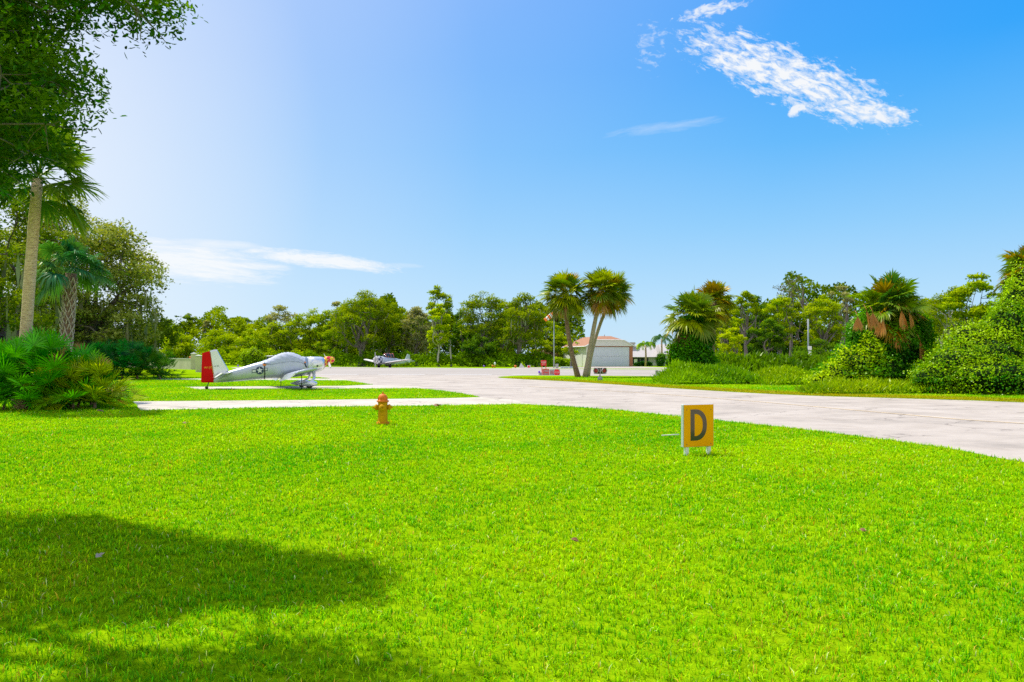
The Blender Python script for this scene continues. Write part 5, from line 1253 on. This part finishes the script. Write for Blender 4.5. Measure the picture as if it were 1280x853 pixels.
q = o.build('marker_wedge', M_whited); q.location = (px_x(652.5, 118), 118, 0); tag(q, 'white triangular wedge marker beside the red square board', 'marker')
for k, (a, b) in enumerate(((700.8, 704.6), (705.0, 710.8), (711.4, 716.6))):
    lab = ['first pale blue barrier panel nearest the windsock pole', 'middle pale blue barrier panel of the three by the runway', 'last pale blue barrier panel next to the rough palm trunk'][k]
    board('barrier_panel', lab, a, b, 458.4, 461.2, paint('pale_blue_panel', (.42, .52, .62), .6), 113, (a + .6, b - .6), M_grey)
bxm = thing('equipment_box', 'small bluish equipment box at the foot of the windsock pole', 'box', (px_x(696.2, 112), 112, 0)); m = MB(); m.box(-.2, .2, -.15, .15, .05, .58, bev=.03); m.build('housing', M_grey, bxm); m = MB(); m.box(-.22, .22, -.17, .17, .585, .62, bev=.01); m.build('lid', M_white, bxm)
# windsock
Yw = 116; xw = px_x(692.4, Yw); ws = thing('windsock', 'orange and white windsock on a tall grey pole beside the runway', 'windsock', (xw, Yw, 0))
m = MB(); m.tube([(0, 0, 0), (0, 0, 3.2), (0, 0, px_z(399, Yw))], [.085, .075, .05], 10); m.build('pole', paint('galvanised_pole', (.36, .42, .46), .4, .3), ws)
zt_ = px_z(395, Yw); m = MB(); m.tube([(.0, 0, px_z(399, Yw)), (-.02, 0, zt_ - .05)], .03, 6); m.tube([(.0, .3, zt_), (.0, -.3, zt_)], .02, 6); m.build('swivel_frame', M_grey, ws)
a0 = Vector((px_x(692.2, Yw) - xw, 0, px_z(392.8, Yw))); a1 = Vector((px_x(681.0, Yw) - xw, 0, px_z(400.6, Yw)))
for k in range(5):
    f0, f1 = k / 5, (k + 1) / 5; m = MB(); m.tube([a0.lerp(a1, f0), a0.lerp(a1, (f0 + f1) / 2) + Vector((0, 0, .02)), a0.lerp(a1, f1)], [.42 - .16 * f0, .42 - .16 * (f0 + f1) / 2, .42 - .16 * f1], 14, cap=(k == 4)); m.build('sock_band', (paint('windsock_orange', (1.0, .20, .01), .7), M_white)[k % 2], ws)
# twin runway lights on the island
x, y = G(750, 475.9); tl_ = thing('signal_light', 'grey pedestal carrying twin square runway guard lights with dark red lenses', 'light', (x, y, 0))
pxm = y / F
m = MB(); m.lathe([(.17, 0), (.17, .16), (.15, .20), (.07, .30), (.06, .33)], 20, squash=None); m.build('pedestal', M_grey, tl_)
m = MB(); m.tube([(0, 0, .32), (0, 0, .50)], .035, 10); m.box(-.38, .38, -.03, .03, .44, .49); m.build('bracket', M_grey, tl_)
for sx, ang in ((-.215, -.5), (.235, .28)):
    M_ = Matrix.Translation((sx, 0, .66)) @ Matrix.Rotation(ang, 4, 'Z')
    m = MB(); m.box(-.19, .19, -.06, .10, -.19, .19, M=M_, bev=0); hd_ = m.build('lamp_housing', M_black, tl_)
    mm_ = paint('red_lens', (.35, .03, .03), .15, var=.3, scale=14)
    m = MB(); m.lathe([(.155, 0), (.155, .03), (.14, .05), (.09, .07), (.01, .08)], 20, M_ @ Matrix.Translation((.0, -.062, 0)) @ Matrix.Rotation(PI / 2, 4, 'X')); m.build('lens', mm_, hd_)
    m = MB(); m.lathe([(.185, .0), (.185, .13), (.165, .13), (.165, 0)], 20, M_ @ Matrix.Translation((0, -.063, 0)) @ Matrix.Rotation(PI / 2, 4, 'X')); m.build('visor', M_grey, hd_)
# meter pedestal
x, y = G(823, 476.2); mp_ = thing('utility_pedestal', 'grey post with a white meter box and a tan box beside the weeds', 'utility box', (x, y, 0))
m = MB(); m.box(-.10, .10, -.08, .08, 0, .40, bev=.01); m.build('post', M_grey, mp_)
m = MB(); m.box(-.20, -.05, -.10, .10, .28, .70, bev=.015); m.build('meter_box', M_grey, mp_); m = MB(); m.box(-.045, .14, -.12, .06, .26, .70, bev=.015); m.build('cabinet', M_whited, mp_)
m = MB(); m.box(.145, .36, -.08, .10, .24, .62, bev=.015); m.build('tan_box', paint('tan_enamel', (.25, .25, .14), .5), mp_)
# small post in the apron grass
x, y = G(853.2, 461.8)
marker('edge_marker', 'small red and white marker at the foot of the vine-covered palm', 852.6, 463, .8, .22, (M_white, M_pink), 'marker', Y_=72)

# utility pole right
Yu = 70; xu = px_x(1010.3, Yu); up = thing('utility_pole', 'slim grey metal pole with two small meter boxes in front of the trees', 'pole', (xu, Yu, 0))
m = MB(); m.tube([(0, 0, 0), (0, 0, px_z(399, Yu))], [.075, .06], 10); m.build('pole', paint('pale_metal', (.27, .31, .36), .5, .1), up)
for z0_, w_ in ((435.0, .2), (441.5, .16)):
    m = MB(); m.box(-.05, w_ + .06, -.16, -.078, px_z(z0_ + 2.6, Yu), px_z(z0_ - 2.0, Yu), bev=.02); m.build('meter_box', M_white, up)
m = MB(); m.tube([(.16, 0, 0), (.16, -.02, px_z(434, Yu))], .02, 6); m.build('conduit', M_grey, up)

# ================================================================== houses
M_wall = paint('house_stucco', (.74, .72, .70), .8, var=.04, scale=2); M_blue = paint('pale_blue_door', (.60, .67, .76), .6, var=.03, scale=1)
M_roofo = bark_mat('terracotta_shingle', (.33, .15, .08), (.47, .24, .14), 3, (1, 1, 4), .2); M_roofg = bark_mat('grey_shingle', (.44, .41, .40), (.56, .52, .50), 3, (1, 1, 4), .2)
M_brick = paint('brick_pillar', (.42, .17, .09), .8, var=.2, scale=6); M_trim = paint('white_trim', (.68, .68, .66), .6, var=.03)
th = math.radians(13); h1 = thing('hangar_house', 'white hangar house with a terracotta roof and a huge pale blue sliding door', 'house', (px_x(733, 134), 134, 0), th)
Wf = 8.25; Dp = 13.5; ez = px_z(432.6, 134); rz_ = px_z(420.6, 138)
m = MB()
m.prism([(0, 0), (Wf, 0), (Wf, ez), (0, ez)], 0, Dp)
m.prism([(0.02, ez), (Wf - .02, ez), (Wf - 1.75, ez + .98), (1.75, ez + .98)], .002, .3)
m.build('wall', M_wall, h1)
ov = .38; pk = [(-ov, -ov, ez - .05), (Wf + ov, -ov, ez - .05), (Wf + ov, Dp + ov, ez - .05), (-ov, Dp + ov, ez - .05)]
# jerkinhead roof: gable clipped by a small hip
gz = ez + 1.02; g0, g1 = 1.72, Wf - 1.72; rx0 = Wf / 2
vs = [(-ov, -ov, ez - .06), (Wf + ov, -ov, ez - .06), (-ov, Dp + ov, ez - .06), (Wf + ov, Dp + ov, ez - .06), (g0, -ov, gz), (g1, -ov, gz), (rx0 - .9, 1.9, rz_), (rx0 + .9, 1.9, rz_), (rx0 - .9, Dp - 2, rz_), (rx0 + .9, Dp - 2, rz_)]
fs = [(0, 4, 6, 8, 2), (1, 3, 9, 7, 5), (4, 5, 7, 6), (6, 7, 9, 8), (2, 8, 9, 3), ]
m = MB(); m.add(vs, fs); m.v = list(m.v); m.build('roof', M_roofo, h1)
m = MB()
for a, b in (((-ov, -ov - .03, ez - .10), (g0, -ov - .03, gz - .02)), ((Wf + ov, -ov - .03, ez - .10), (g1, -ov - .03, gz - .02)), ((g0, -ov - .03, gz - .02), (g1, -ov - .03, gz - .02)), ((-ov - .03, -ov, ez - .1), (-ov - .03, Dp, ez - .1))): m.tube([a, b], .10, 4, smooth=False)
m.build('fascia', M_trim, h1)
m = MB(); m.prism([(-.02, ez - .02), (Wf + .02, ez - .02), (Wf - 1.5, gz - .12), (1.5, gz - .12)], -ov + .02, -.01); m.build('gable', M_trim, h1)
m = MB(); m.box(.35, Wf - .62, -.06, .0, .05, 1.72); m.box(.35, Wf - .62, -.06, 0, 1.77, ez - .18); dd = m.build('sliding_door', M_blue, h1)
m = MB(); m.box(.3, Wf - .56, -.10, -.061, ez - .16, ez - .04); m.build('door_rail', M_brick, h1)
m = MB(); m.box(Wf - .58, Wf + .01, -.12, .0, 0, ez - .06); m.build('pillar', M_brick, h1)
m = MB(); m.box(-.04, -.005, 8.2, 9.2, 1.2, 2.2); m.build('window', M_glass, h1)
m = MB(); m.box(-.07, -.005, 2.0, 3.0, .05, 2.1); m.build('side_door', M_trim, h1)
m = MB(); m.tube([(rx0 + .5, 4, rz_ - .1), (rx0 + .5, 4, rz_ + .35)], .07, 6); m.build('vent_pipe', M_grey, h1)
# grey house with screened porch and its garage
Yh = 146; x0h = px_x(789, Yh); h2 = thing('grey_house', 'grey-shingled house with a dark screened porch behind the hangar house', 'house', (x0h, Yh, 0)); s_ = Yh / F
W2 = (831 - 789) * s_; 
m = MB(); m.box(0, W2, .3, 9, 0, px_z(446.5, Yh)); m.build('wall', paint('grey_wall', (.44, .44, .46), .8), h2)
m = MB(); e0 = px_z(446.5, Yh); e1 = px_z(431, Yh)
m.add([(-.3, -.3, e0), (W2 + .3, -.3, e0), (W2 + .3, 9.3, e0), (-.3, 9.3, e0), (.4, 4.2, e1), (W2 - .2, 4.2, e1)], [(0, 1, 5, 4), (2, 3, 4, 5), (0, 4, 3), (1, 2, 5), (0, 3, 2, 1)]); m.build('roof', M_roofg, h2)
m = MB(); m.box(.1, 3.2, .24, .295, .35, e0 - .15); scr = m.build('porch_screen', M_glass, h2)
m = MB()
for k in range(5): m.box(.1 + k * .77, .16 + k * .77, .19, .236, .1, e0 - .1)
m.build('post', M_grey, h2)
m = MB(); m.box(-.4, 1.0, 2.6, 4.6, e0 + .3, px_z(429.5, Yh)); m.build('dormer', M_grey, h2); m = MB(); m.prism([(-.7, px_z(430, Yh)), (1.2, px_z(430, Yh)), (1.1, px_z(427.8, Yh)), (-.7, px_z(427.8, Yh))], 2.4, 4.8); m.build('dormer_roof', M_roofg, h2)
m = MB(); m.box(.55, 1.15, .17, .188, .5, 1.25); m.build('notice', M_white, h2)
m = MB(); m.box(3.9, 5.0, .16, .29, .1, .5); m.build('bench_wall', M_whited, h2)
Yh3 = 143; x0 = px_x(829, Yh3); h3 = thing('garage', 'grey-roofed garage with a tall pale roller door next to the queen palm', 'garage', (x0, Yh3, 0)); s_ = Yh3 / F; W3 = 26 * s_
m = MB(); e0 = px_z(442.5, Yh3); m.box(0, W3, 0, 8, 0, e0); m.prism([(0, e0), (1.1, e0), (.3, e0 + .55)], -.02, .25); m.build('wall', paint('pale_grey_wall', (.42, .46, .50), .8), h3)
m = MB(); e1 = px_z(430.2, Yh3); m.add([(-.4, -.4, e0 - .03), (W3 + .5, -.4, e0 - .03), (W3 + .5, 8.4, e0), (-.4, 8.4, e0), (-.2, 3.6, e1), (W3 - .2, 3.6, e1)], [(0, 1, 5, 4), (2, 3, 4, 5), (0, 4, 3), (1, 2, 5), (0, 3, 2, 1)]); m.build('roof', M_roofg, h3)
m = MB(); m.box(.75, W3 - .7, -.06, -.004, .05, e0 - .16); m.build('roller_door', M_blue, h3)
m = MB(); m.box(.55, W3 - .5, -.09, -.062, e0 - .15, e0 - .05); m.build('door_header', M_trim, h3)
# hedge, queen palms, round bush
shrub('clipped dark hedge in front of the screened porch', px_x(803, 139), 139, 3.1, .85, 120, ((.01, .07, .01), (.05, .18, .02)), leaf=.16, n=2200, name='hedge', cat='hedge', d=.8, k=9)
shrub('round bush with pink blossom between the two queen palms', px_x(824.5, 137), 137, 2.0, 2.3, 121, ((.03, .14, .02), (.20, .38, .04)), leaf=.17, n=2600)
shrub('small dark shrub at the foot of the garage door', px_x(835.5, 138), 138, 1.0, .9, 122, ((.02, .08, .02), (.06, .2, .04)), leaf=.14, n=700)
def queen_palm(label, px, top_py, Y_, seed, cols, L=2.6):
    rng = np.random.default_rng(seed); x = px_x(px, Y_); H = px_z(top_py, Y_); root = thing('queen_palm', label, 'palm tree', (x, Y_, 0))
    m = MB(); m.tube([(0, 0, 0), (.05, 0, H * .5), (0, 0, H)], [.2, .16, .13], 9); m.build('trunk', M_palmb, root)
    Vl, Fl, Cl = [], [], []
    for i in range(15):
        az = i * 2.4; e0 = math.radians(rng.uniform(35, 80)); pts = []; p = np.array([0, 0, H]); el = e0
        for k in range(12):
            d = np.array([math.cos(az) * math.cos(el), math.sin(az) * math.cos(el), math.sin(el)]); p = p + d * L / 12; pts.append(p.copy()); el -= math.radians(13.5)
        pts = np.array(pts); f = rng.uniform(0, 1); col = np.array(cols[0]) * (1 - f) + np.array(cols[1]) * f
        n = 44; idx = np.linspace(1, 10.9, n); lo = idx.astype(int); fr = (idx - lo)[:, None]; q = pts[lo] * (1 - fr) + pts[np.minimum(lo + 1, 11)] * fr
        side = np.array([-math.sin(az), math.cos(az), 0]) * np.where(np.arange(n) % 2, 1, -1)[:, None]
        ln = .75 * np.sin(np.linspace(.5, 2.9, n))[:, None] ** .6
        tp_ = q + side * ln * .55 + np.array([0, 0, -1.0]) * ln * .8 + rng.normal(0, .05, (n, 3)); w_ = unit(pts[lo + 0] - pts[lo - 1]) * .055
        V = np.stack([q - w_, q + w_, tp_ + w_ * .3], 1).reshape(-1, 3); b = sum(len(v) for v in Vl); Fl.append(b + np.arange(n * 3).reshape(n, 3)); Vl.append(V); Cl.append(np.repeat(leaf_cols(n, col, rng, .15, .05), 3, 0))
    np_mesh('crown', np.concatenate(Vl), np.concatenate(Fl), M_frond, np.clip(np.concatenate(Cl), 0, 1), root)
queen_palm('shorter bright queen palm in front of the screened porch', 807, 432, 138, 131, ((.08, .24, .02), (.34, .48, .03)), 2.5)
queen_palm('taller grey-green queen palm in front of the garage roof', 827, 424, 138, 132, ((.06, .15, .07), (.15, .26, .12)), 2.7)

# parked car, half hidden
Yc = 133; car = thing('parked_car', 'pale blue car parked in the shade under the trees behind the red signs', 'car', (px_x(669.5, Yc), Yc, 0), math.radians(-60))
M_car = paint('pale_blue_car', (.42, .56, .66), .25, .2, var=.03)
m = MB(); m.loft([[Vector((x_, y_ * w_, z_)) for y_, z_ in ((-1, zb_c), (-1, zt_c - .1), (-.85, zt_c), (.85, zt_c), (1, zt_c - .1), (1, zb_c))] for x_, w_, zb_c, zt_c in ((-2.15, .72, .35, .62), (-2.05, .84, .22, .80), (-1.2, .88, .18, .88), (1.3, .88, .18, .92), (2.05, .84, .22, .85), (2.15, .75, .35, .7))], smooth=False); m.build('body', M_car, car)
m = MB(); m.loft([[Vector((x_, y_ * w_, z_)) for y_, z_ in ((-1, .86), (-.8, zt_c), (.8, zt_c), (1, .86))] for x_, w_, zt_c in ((-1.05, .74, .9), (-.45, .76, 1.38), (.9, .76, 1.40), (1.7, .74, .92))], smooth=False); m.build('window', M_glass, car)
m = MB(); m.box(-.42, .88, -.6, .6, 1.401, 1.43); m.build('roof', M_car, car)
for a in (-1.35, 1.35):
    for b in (-.8, .8): m = MB(); m.tube([(a, b - .1, .32), (a, b + .1, .32)], .32, 16); m.build('wheel', M_rub, car)

# ================================================================== boundary wall and gate pillars
M_stw = paint('algae_stained_wall', (.50, .48, .33), .9, var=.12, scale=1.2, dirt=(.26, .26, .17)); M_cap = paint('wall_cap', (.48, .50, .44), .8)
def wallseg(name, label, a, b, ta, tb, th=.2):
    """a, b ground pixels; ta, tb top pixels"""
    p, q = G(*a), G(*b); r = thing(name, label, 'wall', (p[0], p[1], 0), math.atan2(q[1] - p[1], q[0] - p[0])); L = math.hypot(q[0] - p[0], q[1] - p[1]); za, zb2 = px_z(ta, p[1]), px_z(tb, q[1])
    m = MB(); m.prism([(0, -.05), (L, -.05), (L, zb2), (0, za)], -th / 2, th / 2); m.build('masonry', M_stw, r)
    m = MB(); m.prism([(0, za + .003), (L, zb2 + .003), (L, zb2 + .09), (0, za + .09)], -th / 2 - .04, th / 2 + .04); m.build('cap', M_cap, r); return r
wallseg('boundary_wall', 'algae-stained masonry wall running behind the plane tail', (150, 459.0), (241, 462.2), 447.6, 449.2)
def pillar(label, px, wpx, base, top, mat=None):
    x, y = G(px, base); r = thing('gate_pillar', label, 'pillar', (x, y, 0), .25); w_ = wpx / F * y / 2; z = px_z(top + 1.2, y)
    m = MB(); m.box(-w_, w_, -w_, w_, -.05, z, bev=.03); m.build('shaft', mat or M_stw, r)
    m = MB(); a = w_ + .05; m.add([(-a, -a, z + .003), (a, -a, z + .003), (a, a, z + .003), (-a, a, z + .003), (-a, -a, z + .07), (a, -a, z + .07), (a, a, z + .07), (-a, a, z + .07), (0, 0, z + .2)], [(0, 3, 2, 1), (0, 1, 5, 4), (1, 2, 6, 5), (2, 3, 7, 6), (3, 0, 4, 7), (4, 5, 8), (5, 6, 8), (6, 7, 8), (7, 4, 8)]); m.build('cap', M_cap, r)
pillar('taller gate pillar at the end of the stained wall', 242.2, 6.2, 462.2, 441.6)
pillar('nearer gate pillar right beside the red rudder', 248.3, 6.6, 465.4, 444.6, paint('pale_green_stucco', (.58, .56, .38), .9))
M_beige = paint('beige_stucco', (.74, .62, .42), .85, var=.08)
x, y = G(192, 459.5); ob = thing('entrance_tower', 'beige stuccoed gate tower with a curved top behind the palmetto', 'gate tower', (x, y, 0), .2); s_ = y / F
m = MB(); m.prism([(-.75, 0), (.55, 0), (.55, px_z(437, y)), (.2, px_z(431, y)), (-.2, px_z(428, y)), (-.75, px_z(427, y))], -.6, .6); m.build('shaft', M_beige, ob)
m = MB(); m.box(.56, 1.6, -.4, .4, 0, px_z(443.5, y)); m.build('side_wall', M_beige, ob); m = MB(); m.box(.553, 1.7, -.46, .46, px_z(443.4, y), px_z(442.4, y)); m.build('cap', M_cap, ob)
o = MB(); o.box(-.3, .3, -.3, .3, 0, px_z(445.6, 110), bev=.03); q = o.build('shaft', M_orange); q.hide_render = False
q.location = (0, 0, 0); rb = thing('orange_marker_post', 'orange post top just visible over the stained wall', 'post', (px_x(238.2, 110), 110.5, 0)); q.parent = rb; m = MB(); m.lathe([(.2, px_z(445.5, 110)), (.05, px_z(445.0, 110))], 8); m.build('cap', M_orange, rb)
